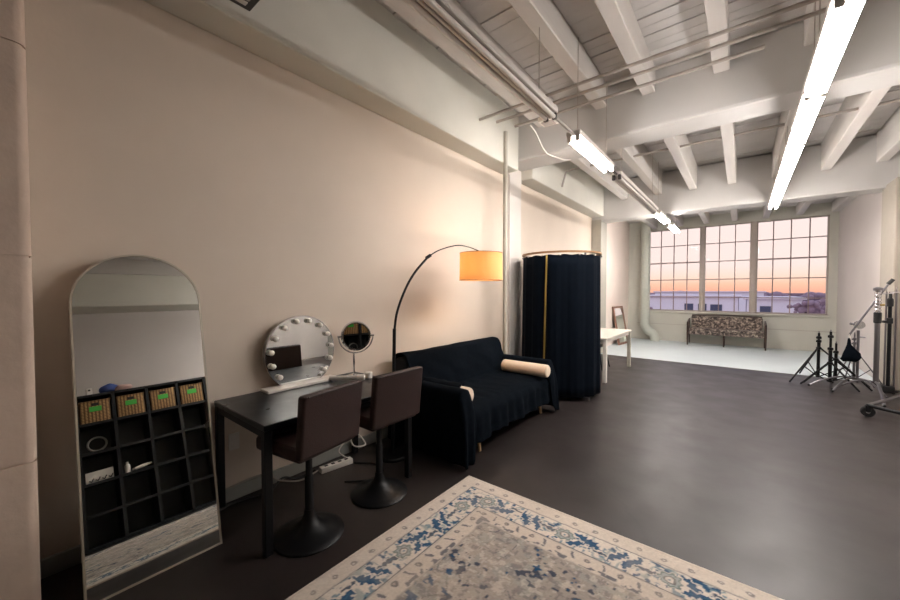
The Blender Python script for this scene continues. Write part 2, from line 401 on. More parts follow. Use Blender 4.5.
# ------------------------------------------------------------------ fluorescent fixtures
def fixture(x, y0, y1, z, lit, label, group, rods=True, hw=.066):
    t = thing('fluorescent_light', label, 'light fixture', (x, (y0+y1)/2, z), group)
    hz = z+.03
    MB().box((x-hw*1.06, y0, hz), (x+hw*1.06, y1, hz+.055), .006, 1).build('housing', 'housing', t, False)
    if not lit: MB().box((x-hw*.16, y0+.03, z-.008), (x+hw*.16, y1-.03, hz+.002), .004, 1).build('ballast_cover', 'housing', t, False)
    for s in (-1, 1):
        MB().tube([(x+s*hw*.62, y0+.03, z), (x+s*hw*.62, y1-.03, z)], .019, 14).build('tube', 'tube_on' if lit else 'tube_off', t)
        for ye in (y0, y1):
            sg = 1 if ye == y0 else -1
            MB().box((x+s*hw*.62-.02, ye, z-.022), (x+s*hw*.62+.02, ye+sg*.03, hz+.02), .004, 1).build('lamp_holder', 'housing' if lit else 'dark_metal', t, False)
    if rods:
        for yr in (y0+.1*(y1-y0), y0+.9*(y1-y0)):
            MB().tube([(x, yr, hz+.05), (x, yr, ZD)], .004, 6).build('hanger_rod', 'conduit', t)
    return t
ZL = 3.0; K = .9375
ys = [K*v for v in (2.93, 4.19, 5.46, 6.78, 8.1, 9.42)]
for i in range(5):
    lab = ['lit tube light of the right row, the one nearest the camera', 'lit tube light of the right row, second from the camera', 'lit tube light of the right row, middle one of five',
           'lit tube light of the right row, fourth from the camera', 'lit tube light of the right row, last one towards the window'][i]
    fixture(.412, ys[i]+.004, ys[i+1]-.004, ZL, True, lab, 'lit tube lights of the right row')
fixture(-1.40, .7, 3.22, 3.09, False, 'long unlit twin tube strip hanging nearest the camera on the left', 'tube lights of the left row')
fixture(-1.322, K*3.81, K*5.12, ZL, True, 'short lit tube light hanging just past the long unlit strip', 'tube lights of the left row')
fixture(-1.322, K*5.5, K*8.4, ZL, False, 'unlit tube strip between two lit lights of the left row', 'tube lights of the left row', hw=.06)
fixture(-1.322, K*8.62, K*9.9, ZL, True, 'lit tube light of the left row under the far beam', 'tube lights of the left row')
fixture(-1.322, K*10.4, K*11.65, ZL, True, 'last lit tube light of the left row, near the window', 'tube lights of the left row')
tag(MB().tube([(-1.40, 3.21, 3.14), (-1.322, K*3.81, 3.05)], .014, 8).build('connecting_conduit', 'conduit'), 'short conduit joining the unlit strip to the first lit light', 'conduit')
tag(MB().tube([(-1.322, K*5.12, 3.05), (-1.322, K*5.5, 3.05)], .014, 8).build('connecting_conduit', 'dark_metal'), 'short dark conduit between the first lit light and the dark strip', 'conduit')

# ------------------------------------------------------------------ arched floor mirror
MX0, MX1, MW0, MW1, ML = -2.385, -2.75, .218, .797, 1.75   # foot x, top x, y range, length
tilt = math.atan2(MX0-MX1, 1.70)
cy = (MW0+MW1)/2; hw = (MW1-MW0)/2
def arch(off, th):
    pts = []; r = hw-off
    top = ML-hw
    pts += [(-r, off), (r, off)]
    for k in range(25):
        a = PI*k/24; pts.append((r*math.cos(a), top+r*math.sin(a)))
    return pts
def mirror_pt(u, v, w):   # u along Y, v up the mirror, w out of the face
    return Vector((MX0-math.sin(tilt)*v+math.cos(tilt)*w, cy+u, math.cos(tilt)*v+math.sin(tilt)*w))
am = thing('floor_mirror', 'tall arched floor mirror in a thin pale frame leaning on the wall', 'mirror', (MX0, cy, 0))
g = MB(); nrm = mirror_pt(0, 0, 1)-mirror_pt(0, 0, 0)
g.poly_extrude([mirror_pt(u, v, -.004) for u, v in arch(.008, 0)], nrm*.004); g.build('mirror_glass', 'mirror', am, False)
g.__init__(); fr = MB()
o_, i_ = arch(0, 0), arch(.009, 0); n = len(o_)
vo = [[fr.bm.verts.new(mirror_pt(u, v, w)) for u, v in o_] for w in (-.025, .006)]; vi = [[fr.bm.verts.new(mirror_pt(u, v, w)) for u, v in i_] for w in (-.025, .006)]
for k in range(n):
    j = (k+1) % n
    for A, B in ((vo[0], vo[1]), (vi[1], vi[0]), (vo[1], vi[1]), (vi[0], vo[0])): fr.bm.faces.new((A[k], A[j], B[j], B[k]))
fr.build('mirror_frame', 'frame', am, .5)
bk = MB(); bk.poly_extrude([mirror_pt(u, v, -.022) for u, v in arch(.012, 0)], nrm*.014); bk.build('back_panel', 'plastic_b', am, False)

# ------------------------------------------------------------------ desk
DX0, DX1, DY0, DY1, DZ = -2.80, -2.05, .90, 2.06, .75
dk = thing('vanity_desk', 'black vanity desk with square legs against the wall', 'desk', ((DX0+DX1)/2, (DY0+DY1)/2, 0))
MB().box((DX0, DY0, DZ-.035), (DX1, DY1, DZ), .004, 1).build('desktop', 'desk', dk, False)
MB().box((DX0+.02, DY0+.01, DZ-.085), (DX0+.045, DY1-.01, DZ-.035)).build('apron', 'black', dk, False)
MB().box((DX1-.045, DY0+.01, DZ-.075), (DX1-.02, DY1-.01, DZ-.035)).build('apron', 'black', dk, False)
for y in (DY0+.005, DY1-.03): MB().box((DX0+.02, y, DZ-.075), (DX1-.02, y+.025, DZ-.035)).build('apron', 'black', dk, False)
for x in (DX0+.002, DX1-.047):
    for y in (DY0+.002, DY1-.047): MB().box((x, y, 0), (x+.045, y+.045, DZ-.035), .003, 1).build('leg', 'black', dk, False)

# ------------------------------------------------------------------ bar stools
def make_stool(loc, a, label):
    t = thing('bar_stool', label, 'bar stool', (0, 0, 0), 'leather bar stools at the desk')
    MB().lathe([(.0, 0), (.205, 0), (.207, .008), (.2, .015), (.16, .026), (.11, .045), (.07, .07), (.045, .1), (.033, .13), (.03, .16), (.0, .16)], seg=40, cap=False).build('base', 'black', t)
    MB().lathe([(.026, .14), (.026, .36), (.02, .37), (.02, .55)], seg=20).build('column', 'black', t)
    MB().box((-.1, -.1, .545), (.1, .1, .56), .004).build('seat_plate', 'plastic_b', t)
    MB().box((-.21, -.215, .558), (.19, .215, .645), .028, 3).build('seat', 'leather', t)
    bb = MB(); bb.box((-.025, -.222, -.02), (.03, .222, .34), .018, 3)
    for v in bb.bm.verts: v.co = Vector((.195+v.co.x+.10*v.co.z-.12*(v.co.y/.222)**2*.12, v.co.y, .60+v.co.z))
    bb.build('backrest', 'leather', t)
    sm = MB(); sm.tube([(.195+.025+.10*.33, -.2, .934), (.195+.025+.10*.33, .2, .934)], .004, 6); sm.build('piping', 'leather', t)
    t.location = loc; t.rotation_euler.z = a
    return t
st = make_stool((-2.06, 1.17, 0), math.radians(9), 'dark brown leather bar stool in front of the round vanity mirror')
dup(st, (-2.08, 1.74, 0), 0, 'dark brown leather bar stool beside the sofa, at the desk end with the small mirror')

# ------------------------------------------------------------------ vanity mirror with bulbs
vm = thing('vanity_mirror', 'round vanity mirror ringed with unlit white bulbs on the desk', 'mirror', (-2.73, 1.505, DZ))
MB().box((-2.79, 1.20, DZ), (-2.66, 1.80, DZ+.022), .004, 1).build('stand_base', 'white', vm, False)
VC = Vector((-2.735, 1.505, DZ+.262)); VR = .285; zc = DZ+.025
def disc_pts(r, x):
    a0 = math.asin(max(-1, (zc-VC.z)/r)); pts = []
    for k in range(61):
        a = a0+(PI-2*a0)*k/60; pts.append(Vector((x, VC.y+r*math.cos(a), VC.z+r*math.sin(a))))
    return pts
MB().poly_extrude(disc_pts(VR, -2.755), (.018, 0, 0)).build('mirror_glass', 'mirror', vm, .5)
rm = MB(); po, pi_ = disc_pts(VR+.006, 0), disc_pts(VR-.001, 0)
A = [[rm.bm.verts.new(p+Vector((x, 0, 0))) for p in P] for P in (po, pi_) for x in (-2.775, -2.735)]
for k in range(60):
    for a, b in ((0, 1), (3, 2), (1, 3), (2, 0)): rm.bm.faces.new((A[a][k], A[a][k+1], A[b][k+1], A[b][k]))
rm.build('rim', 'chrome', vm, .5)
MB().poly_extrude(disc_pts(VR-.002, -2.775), (.018, 0, 0)).build('back_shell', 'white', vm, .5)
for k in range(12):
    a = math.radians(-42+264*k/11); r = VR-.032
    c = Vector((-2.737, VC.y+r*math.cos(a), VC.z+r*math.sin(a)))
    bo = MB().ball(c+Vector((.022, 0, 0)), .021, 3).build('bulb', 'bulb', vm)
    MB().lathe([(.014, 0), (.014, .008)], c, 16, 'x').build('bulb_socket', 'chrome', bo)

# ------------------------------------------------------------------ small makeup mirror
mm = thing('makeup_mirror', 'small round chrome makeup mirror on a stem on the desk', 'mirror', (-2.64, 1.93, DZ))
MB().lathe([(0, 0), (.075, 0), (.075, .006), (.04, .016), (.012, .026), (0, .026)], (-2.64, 1.93, DZ), 28, cap=False).build('base', 'chrome', mm)
MB().tube([(-2.64, 1.93, DZ+.02), (-2.64, 1.93, DZ+.09), (-2.64, 1.93, DZ+.12), (-2.64, 1.93, DZ+.215)], [.009, .006, .009, .006], 14).build('stem', 'chrome', mm)
mc = Vector((-2.64, 1.955, 1.105)); ax = Vector((.9, -.43, .0)).normalized(); sd = Vector((0, 0, 1)).cross(ax).normalized()
MB().tube([mc+.148*(math.cos(a)*sd+math.sin(a)*Vector((0, 0, 1))) for a in [PI+PI*k/24 for k in range(25)]], .006, 10).build('yoke', 'chrome', mm)
R3 = ax.to_track_quat('X', 'Z').to_matrix() @ Matrix.Rotation(math.radians(-6), 3, 'Y')
def orient(mb, c):
    for v in mb.bm.verts: v.co = c+R3 @ v.co
    return mb
orient(MB().lathe([(0, -.012), (.12, -.012), (.13, 0), (.12, .012), (.11, .012), (.108, .006), (0, .006)], seg=40, axis='x', cap=False), mc).build('mirror_rim', 'chrome', mm)
orient(MB().lathe([(0, .007), (.108, .007), (.108, .009), (0, .009)], seg=40, axis='x', cap=False), mc).build('mirror_glass', 'mirror', mm)
for s in (-1, 1): MB().tube([mc+s*sd*.126, mc+s*sd*.158], .008, 10).build('pivot_knob', 'chrome', mm)
hi = thing('hair_straightener', 'white and chrome hair tool lying in front of the small makeup mirror', 'hair tool', (-2.52, 1.82, DZ))
MB().tube([(-2.66, 1.70, DZ+.026), (-2.5, 1.86, DZ+.026)], [.016, .02], 14).build('barrel', 'housing', hi)
MB().tube([(-2.5, 1.86, DZ+.026), (-2.46, 1.90, DZ+.026), (-2.455, 1.905, DZ+.026)], [.026, .026, .016], 16).build('end_cap', 'white', hi)
MB().box((-2.66, 1.70, DZ), (-2.62, 1.74, DZ+.012), .003).build('rest', 'steel', hi)
MB().box((-2.51, 1.85, DZ), (-2.47, 1.89, DZ+.008), .003).build('rest', 'white', hi)
jr = thing('cosmetic_jar', 'small white jar beside the stem of the makeup mirror', 'jar', (-2.5, 1.98, DZ))
MB().lathe([(0, 0), (.03, 0), (.032, .01), (.032, .03), (0, .03)], (-2.5, 1.98, DZ), 24, cap=False).build('jar_body', 'white', jr)
MB().lathe([(0, .03), (.034, .03), (.034, .045), (.03, .05), (0, .05)], (-2.5, 1.98, DZ), 24, cap=False).build('lid', 'white', jr)

# ------------------------------------------------------------------ outlet, cables, power strip
def outlet(y, label):
    o = thing('wall_outlet', label, 'outlet', (XL, y, .42))
    MB().box((XL, y-.036, .36), (XL+.008, y+.036, .48), .003, 2).build('plate', 'plastic_w', o)
    for z in (.395, .445): MB().box((XL+.008, y-.017, z-.014), (XL+.011, y+.017, z+.014), .002).build('socket', 'plastic_w', o)
    return o
outlet(1.03, 'white wall outlet under the left end of the desk')
outlet(1.98, 'white wall outlet under the desk beside the second stool')
ps = thing('power_strip', 'white power strip on the floor under the desk', 'power strip', (-2.66, 1.76, 0))
MB().box((-2.69, 1.62, 0), (-2.63, 1.90, .045), .008, 2, rotz(-.15)).build('strip_body', 'plastic_w', ps)
for k in range(4): MB().box((-2.672, 1.655+.06*k, .045), (-2.648, 1.685+.06*k, .048), .001, 1, rotz(-.15), (-2.66, 1.76, 0)).build('socket', 'plastic_b', ps)
tag(MB().tube(spline([(-2.82, 1.98, .40), (-2.74, 1.95, .30), (-2.62, 1.90, .16), (-2.6, 2.02, .13), (-2.72, 2.0, .2), (-2.74, 1.84, .1), (-2.66, 1.88, .03)], 8), .006, 8).build('power_cable', 'plastic_w'), 'white looping cord hanging from the outlet to the power strip', 'cord')
tag(MB().tube(spline([(-2.70, .75, .009), (-2.76, 1.0, .009), (-2.72, 1.22, .009), (-2.77, 1.35, .04), (-2.74, 1.45, .009), (-2.72, 1.6, .02)], 8), .008, 8).build('power_cable', 'plastic_b'), 'black cord lying along the baseboard under the desk', 'cord')
tag(MB().tube(spline([(-2.795, .6, .11), (-2.80, .9, .105), (-2.79, 1.2, .12), (-2.72, 1.3, .06), (-2.68, 1.45, .012), (-2.7, 1.62, .02)], 8), .006, 8).build('power_cable', 'conduit'), 'grey cord drooping from the baseboard top to the power strip', 'cord')
tag(MB().tube(spline([(-2.6, 1.9, .007), (-2.45, 2.0, .007), (-2.3, 1.97, .007), (-2.28, 1.8, .007), (-2.4, 1.66, .007)], 8), .006, 8).build('power_cable', 'plastic_b'), 'black cord curling on the floor behind the second stool', 'cord')

# ------------------------------------------------------------------ sofa
SY0, SY1 = 2.42, 4.27
sf = thing('sofa', 'two seat sofa on light wooden legs, hidden under a dark throw', 'sofa', (-2.3, 3.34, 0))
MB().box((-2.70, SY0+.02, .20), (-1.88, SY1-.02, .33), .02).build('sofa_base', 'sofafab', sf)
MB().box((-2.56, SY0+.12, .33), (-1.86, SY1-.12, .44), .035, 3).build('seat_cushion', 'sofafab', sf)
bb = MB().box((-2.70, SY0+.04, .33), (-2.55, SY1-.04, .835), .04, 3)
for v in bb.bm.verts: v.co.x += (v.co.z-.835)*-.12 if v.co.x > -2.62 else 0
bb.build('backrest', 'sofafab', sf)
for y0 in (SY0, SY1-.10): MB().box((-2.66, y0, .22), (-1.88, y0+.10, .615), .03, 3).build('armrest', 'sofafab', sf)
for x, y in ((-1.92, SY0+.37), (-1.93, SY1-.14), (-2.62, SY0+.16), (-2.62, SY1-.14)):
    MB().tube([(x, y, .2), (x+(.03 if x > -2.3 else -.02), y+(.0), 0)], [.022, .013], 14).build('leg', 'lightwood', sf)

def nz(x, y, z, s): return noise.noise(Vector((x*s, y*s, z*s)))
prof = spline([(-2.735, 0, .30), (-2.735, 0, .60), (-2.725, 0, .80), (-2.69, 0, .862), (-2.62, 0, .868), (-2.56, 0, .84), (-2.51, 0, .70), (-2.45, 0, .52), (-2.38, 0, .468), (-2.2, 0, .462), (-1.96, 0, .462), (-1.86, 0, .445), (-1.815, 0, .40), (-1.805, 0, .33), (-1.80, 0, .25), (-1.79, 0, .18)], 5)
NP = len(prof)-1
def drape(u, v):
    f = v*NP; i = min(int(f), NP-1); p = prof[i].lerp(prof[i+1], f-i)
    y = SY0+.06+u*(SY1-SY0-.12)
    x, z = p.x, p.z
    n1 = nz(x*.6, y, z*.6, 5.)*.014+nz(x, y*1.0, z, 14.)*.005
    if z > .55 and x > -2.6:     # diagonal pulls on the back
        n1 += .012*math.sin(14*(y*.7+z*1.2))*math.sin(PI*min(1, (z-.5)/.34))
    if x > -1.9:                  # vertical folds of the front hem
        k = min(1, (.46-z)/.2)
        x += k*(.016*math.sin(y*19+1.5*nz(y, 0, 0, 3))+.010*math.sin(y*41))+abs(n1)*.6
        z += k*k*.035*nz(y, 3, 1, 2.2) - k*.02*u
    elif z > .5: x += abs(n1)+.006; z += abs(n1)*.3
    else: z += abs(n1)+.006-.012*math.sin(PI*u)*0
    if x < -2.6 and z > .8: z += .012*nz(y, 1, 2, 3)
    return Vector((x, y, z))
bl = MB(); bl.grid(drape, 90, NP)
def arm_cover(y0, sgn):
    # across: outer hem -> over the arm -> inner drop beside the seat; along X from back to front, then down the front
    ap = spline([(0, -.055*1, .05), (0, -.05, .2), (0, -.04, .42), (0, -.025, .58), (0, .0, .63), (0, .05, .645), (0, .10, .632), (0, .125, .58), (0, .135, .50), (0, .14, .45)], 4)
    na = len(ap)-1
    def fn(u, v):
        f = v*na; i = min(int(f), na-1); p = ap[i].lerp(ap[i+1], f-i)
        if u < .72:
            x = -2.70+(u/.72)*(.87); dz = 0
            yy = p.y; zz = p.z
        else:
            k = (u-.72)/.28
            x = -1.83+.045*math.sin(min(1, k*2.2)*PI/2)+.03*k
            top = .03+.03*v if True else 0
            zz = p.z*(1-k)+k*min(p.z, .03+ (.0 if p.y < .06 else .16*(p.y-.06)/.08))
            zz = min(p.z, zz); yy = p.y
        fold = .012*math.sin(x*26+3*p.z)*(1 if p.z < .45 else .25)
        yy += -fold-.010*nz(x, p.z, y0, 6) if p.y < 0 else 0
        if u > .72: x += .014*math.sin(yy*60+u*4)*((u-.72)/.28)
        zz += .006*nz(x, p.y, 2, 7)+.004
        if sgn < 0 and x < -2.2: yy = max(yy, -.02)
        yw = y0+(yy if sgn > 0 else .10-yy)
        return Vector((x, yw, max(.008, zz)))
    bl.grid(fn, 60, na)
arm_cover(SY0, 1); arm_cover(SY1-.10, -1)
def flap(u, v):
    x = -2.43+u*.45; a = PI*.80-v*PI*.92
    r = .090+.006*nz(x, v, 3, 9)+.004*math.sin(x*40+v*5)*v
    return Vector((x+.02*math.sin(v*9)*u, 2.625+r*math.cos(a), max(.478, .555+r*math.sin(a))))
bl.grid(flap, 24, 16)
bl_o = bl.build('throw_blanket', 'blackfab', smooth=1.2)
so = bl_o.modifiers.new('thick', 'SOLIDIFY'); so.thickness = .006; so.offset = 1
tag(bl_o, 'navy black throw draped over the whole sofa', 'blanket')

def bolster(p0, p1, r, label):
    t = thing('bolster_pillow', label, 'pillow', ((p0[0]+p1[0])/2, (p0[1]+p1[1])/2, p0[2]-r), 'cream bolsters on the sofa')
    d = Vector(p1)-Vector(p0); L = d.length; d.normalize()
    pts = []; rs = []
    for k, rr in ((0, .8), (.01, .95), (.03, 1), (.25, 1.01), (.5, 1), (.75, 1.01), (L/L-.03, 1), (.99, .95), (1, .8)):
        pts.append(Vector(p0)+d*L*k); rs.append(r*rr)
    MB().tube(pts, rs, 28).build('pillow_body', 'cream', t)
    for p, q in ((p0, -1), (p1, 1)):
        MB().tube([Vector(p)+d*q*-.002, Vector(p)+d*q*.003], r*.81, 24).build('end_piping', 'cream', t)
bolster((-2.36, 4.02, .555), (-1.76, 4.02, .555), .075, 'long cream bolster against the right arm of the sofa')
bolster((-2.50, 2.625, .555), (-1.89, 2.625, .555), .075, 'cream bolster tucked behind the left arm of the sofa, mostly hidden')

# ------------------------------------------------------------------ arc lamp
al = thing('arc_floor_lamp', 'black arc floor lamp with glowing orange drum shade over the sofa', 'floor lamp', (-2.45, 2.21, 0))
MB().lathe([(0, 0), (.14, 0), (.14, .02), (.13, .03), (.02, .035), (0, .035)], (-2.45, 2.21, 0), 32, cap=False).build('base', 'black', al)
MB().tube([(-2.45, 2.21, .03), (-2.435, 2.22, 1.16)], .016, 14).build('pole', 'black', al)
arc = spline([(-2.435, 2.22, 1.14), (-2.42, 2.24, 1.31), (-2.41, 2.33, 1.51), (-2.385, 2.43, 1.67), (-2.35, 2.58, 1.83)], 6)
MB().tube(arc, .011, 12).build('lower_arm', 'black', al)
MB().tube(spline([(-2.352, 2.57, 1.825), (-2.32, 2.72, 1.905), (-2.27, 2.93, 1.965), (-2.235, 3.1, 1.958), (-2.2, 3.24, 1.925)], 6), .006, 10).build('upper_arm', 'black', al)
MB().tube([(-2.356, 2.56, 1.815), (-2.342, 2.605, 1.845)], .016, 12).build('joint_collar', 'black', al)
SC = Vector((-2.2, 3.26, 1.762)); sr = .228
sh = MB().lathe([(sr+.004, -.145), (sr, .145)], SC, 48, cap=False).build('lamp_shade', 'shade', al)
for zz, rr in ((-.145, sr+.004), (.145, sr)):
    MB().tube([SC+Vector((rr*math.cos(2*PI*k/48), rr*math.sin(2*PI*k/48), zz)) for k in range(49)], .004, 6, False).build('shade_hoop', 'hoop', sh)
sp = MB()
for k in range(3): sp.tube([SC+Vector((0, 0, .13)), SC+Vector((sr*math.cos(2*PI*k/3), sr*math.sin(2*PI*k/3), .143))], .003, 6)
sp.tube([SC+Vector((0, -.02, .165)), SC+Vector((0, 0, .06))], .010, 8); sp.build('shade_fitter', 'black', al)
MB().ball(SC+Vector((0, 0, .01)), .035, 2).build('light_bulb', 'lampbulb', al)

# ------------------------------------------------------------------ curtained booth
BC = Vector((-2.11, 5.25, 0)); BR = .545
bo = thing('changing_booth', 'round changing booth hung with a navy floor length curtain', 'changing booth', BC)
def ring(r, z, t, n=64): return [Vector((BC.x+r*math.cos(2*PI*k/n), BC.y+r*math.sin(2*PI*k/n), z)) for k in range(n+1)]
rg = MB()
for k in range(1):
    prf = [(BR-.02, 2.02), (BR+.02, 2.02), (BR+.02, 2.045), (BR-.02, 2.045), (BR-.02, 2.02)]
    rg.lathe(prf, (BC.x, BC.y, 0), 64, cap=False)
rg.build('hoop', 'hoop', bo)
a_g = math.radians(-87)
def curt(u, v):
    a = a_g+u*2*PI; z = 2.0-v*1.945
    amp = .005+.009*v
    r = BR+amp*math.sin(a*13+.8*math.sin(a*3))+.003*math.sin(a*39+1)*(.4+v)
    r += -.0+.012*v
    z -= .012*(.5-.5*math.cos(a*17))*(1-v)
    return Vector((BC.x+r*math.cos(a), BC.y+r*math.sin(a), z))
cu = MB().grid(curt, 260, 14); co = cu.build('curtain', 'curtain', bo, 1.2)
md = co.modifiers.new('thick', 'SOLIDIFY'); md.thickness = .004
gt = MB()
gt.grid(lambda u, v: Vector((BC.x+(BR+.026)*math.cos(a_g-.02+.04*u-.06*v), BC.y+(BR+.026+.012*v)*math.sin(a_g-.02+.04*u-.06*v), 1.995-v*1.9)), 2, 20)
go = gt.build('zip_edge', 'brass', bo); gm = go.modifiers.new('thick', 'SOLIDIFY'); gm.thickness = .006
for k in range(14):
    a = 2*PI*k/14-1.2; p = Vector((BC.x+(BR+.018)*math.cos(a), BC.y+(BR+.018)*math.sin(a), 1.985))
    MB().ball(p, .013, 2).build('grommet', 'chrome', bo)
for a in (math.radians(-28), math.radians(-150), math.radians(90)):
    x, y = BC.x+(BR-.05)*math.cos(a), BC.y+(BR-.05)*math.sin(a)
    po = MB().tube([(x, y, .05), (x, y, 2.02)], .014, 12).build('post', 'steel', bo)
    x2, y2 = BC.x+(BR+.01)*math.cos(a), BC.y+(BR+.01)*math.sin(a)
    MB().box((x2-.05, y2-.035, 0), (x2+.03, y2+.035, .05), .01).build('foot', 'steel', po)

# ------------------------------------------------------------------ white table, chair behind it
tb = thing('white_table', 'plain white table with square legs past the curtained booth', 'table', (-2.1, 6.97, 0))
MB().box((-2.52, 6.13, .70), (-1.69, 7.82, .735), .005, 1).build('tabletop', 'tablew', tb, False)
for y in (6.16, 7.76): MB().box((-2.48, y, .64), (-1.73, y+.03, .70)).build('apron', 'tablew', tb, False)
for x in (-2.48, -1.76): MB().box((x, 6.16, .64), (x+.03, 7.79, .70)).build('apron', 'tablew', tb, False)
for x in (-2.515, -1.755):
    for y in (6.135, 7.755):
        MB().box((x, y, 0), (x+.06, y+.06, .70), .006, 1).build('leg', 'white' if y < 7 else 'greypipe', tb, False)
fc = thing('folding_chair', 'dark metal chair pushed under the white table', 'chair', (-2.3, 7.3, 0))
MB().box((-2.5, 7.1, .42), (-2.08, 7.5, .45), .012).build('seat', 'plastic_b', fc)
for x, x2 in ((-2.48, -2.52), (-2.1, -2.03)):
    for y, y2 in ((7.12, 7.08), (7.48, 7.56)): MB().tube([(x, y, .43), (x2, y2, 0)], .012, 10).build('leg', 'black', fc)
for x in (-2.46, -2.12): MB().tube([(x, 7.48, .44), (x, 7.54, .64)], .012, 10).build('back_post', 'black', fc)
MB().box((-2.47, 7.525, .53), (-2.11, 7.545, .635), .006).build('backrest', 'plastic_b', fc)

# ------------------------------------------------------------------ small framed mirror leaning in the far bay
lm = thing('leaning_mirror', 'small wood framed mirror leaning on the wall beyond the white table', 'mirror', (-2.58, 11.0, 0))
p0, p1 = Vector((-2.62, 10.7, .004)), Vector((-2.53, 11.35, .004)); lean = Vector((-.185, .02, 1.06)); L = lean.length; vv = lean/L; uu = (p1-p0).normalized(); ww = uu.cross(vv).normalized(); W = (p1-p0).length
if ww.x < 0: ww = -ww
def slab(mb, u0, u1, v0, v1, w0, w1):
    mb.poly_extrude([p0+uu*a+vv*b+ww*w0 for a, b in ((u0, v0), (u1, v0), (u1, v1), (u0, v1))], ww*(w1-w0))
g = MB(); slab(g, .04, W-.04, .04, L-.04, -.006, 0); g.build('mirror_glass', 'mirror', lm, False)
f = MB()
for q in ((0, .055, 0, L), (W-.055, W, 0, L), (.055, W-.055, 0, .055), (.055, W-.055, L-.055, L)): slab(f, *q, -.03, .012)
f.build('mirror_frame', 'midwood', lm, False)
bx = MB(); slab(bx, .01, W-.01, .01, L-.01, -.028, -.008); bx.build('back_panel', 'plastic_b', lm, False)

# ------------------------------------------------------------------ settee under the window
se = thing('settee', 'dark wood settee with floral upholstery below the big window', 'settee', (-.38, 12.25, 0))
sx0, sx1, sy0, sy1 = -1.19, .50, 12.0, 12.52
MB().box((sx0+.04, sy0+.02, .30), (sx1-.04, sy1-.06, .40), .02).build('seat_rail', 'floral', se)
c = MB().box((sx0+.05, sy0, .395), (sx1-.05, sy1-.08, .47), .035, 3); c.build('seat_cushion', 'floral', se)
bb = MB().box((sx0+.07, sy1-.13, .40), (sx1-.07, sy1-.04, .80), .035, 3)
for v in bb.bm.verts: v.co.y += (v.co.z-.4)*.1
bb.build('backrest', 'floral', se)
MB().tube([(sx0+.08, sy1-.04, .81), (-.38, sy1-.035, .83), (sx1-.08, sy1-.04, .81)], .016, 10).build('top_rail', 'darkwood', se)
for s, x in ((-1, sx0+.02), (1, sx1-.02)):
    MB().tube(spline([(x, sy0+.03, .62), (x, sy0+.2, .655), (x, sy1-.06, .70)], 6), .022, 10).build('arm', 'darkwood', se)
    MB().box((x-.02, sy0+.08, .40), (x+.02, sy1-.1, .62), .015).build('arm_panel', 'floral', se)
    MB().tube([(x, sy0+.03, .64), (x, sy0+.03, .35), (x, sy0+.02, .002)], [.022, .024, .016], 10).build('leg', 'darkwood', se)
    MB().tube([(x, sy1-.06, .70), (x, sy1-.05, .35), (x, sy1-.0, .002)], [.02, .022, .016], 10).build('leg', 'darkwood', se)
MB().tube([(-.36, sy0+.05, .34), (-.36, sy0+.05, .002)], [.022, .016], 10).build('leg', 'darkwood', se)
MB().tube([(-.36, sy1-.1, .34), (-.36, sy1-.06, .002)], [.022, .016], 10).build('leg', 'darkwood', se)

# ------------------------------------------------------------------ photo stands
def tripod(label, x, y, h, hub, rad, ang0, m='black', r=.014, group='black light stands', low=.06, name='light_stand', lowbrace=True, steps=2):
    t = thing(name, label, 'light stand', (x, y, 0), group)
    MB().tube([(x, y, low), (x, y, hub+(h-hub)*.45)], r*1.25, 12).build('lower_pole', m, t)
    MB().tube([(x, y, hub+(h-hub)*.4), (x, y, h)], r*.85, 12).build('upper_pole', m, t)
    MB().lathe([(r*1.3, 0), (r*2, .008), (r*2, .035), (r*1.3, .045)], (x, y, hub-.02), 14).build('hub', m, t)
    for zc_ in [hub+(h-hub)*.45]+([h-.08] if steps > 1 else []):
        col = MB().lathe([(r*1.1, 0), (r*1.9, .006), (r*1.9, .04), (r*1.1, .046)], (x, y, zc_-.02), 14).build('collar', m, t)
        MB().tube([(x, y, zc_), (x-.03, y-.035, zc_)], [.008, .012], 8).build('knob', m, col)
    MB().tube([(x, y, h-.005), (x, y, h+.03)], .007, 8).build('spigot', 'steel', t)
    MB().lathe([(r*1.3, 0), (r*1.8, .006), (r*1.8, .03), (r*1.3, .036)], (x, y, low), 14).build('lower_hub', m, t)
    for k in range(3):
        a = ang0+k*2*PI/3; c, s = math.cos(a), math.sin(a)
        top = Vector((x+c*.025, y+s*.025, hub)); ft = Vector((x+c*rad, y+s*rad, .012))
        lg = MB().tube([top, ft], r*.72, 10).build('leg', m, t)
        MB().ball(ft, .013, 2).build('foot', 'rubber', lg)
        mid = top.lerp(ft, .52)
        MB().tube([(x+c*.02, y+s*.02, low+.02), mid], r*.5, 8).build('brace', m, t)
    return t
R = math.radians
tripod('black light stand with wide legs, leftmost of the stands by the right wall', 1.01, 8.55, .80, .545, .56, R(228), r=.017)
tripod('tallest black light stand of the three beside the boom stand, with low spread legs', 1.10, 8.2, .86, .36, .36, R(200), r=.018)
tripod('shortest black light stand, just right of the tallest black one', 1.19, 8.4, .66, .40, .42, R(-35), r=.016, steps=1)
tripod('silver tripod stand standing behind the boom stand', 1.43, 8.66, .80, .53, .33, R(218), 'steel', r=.012, group='silver stands')

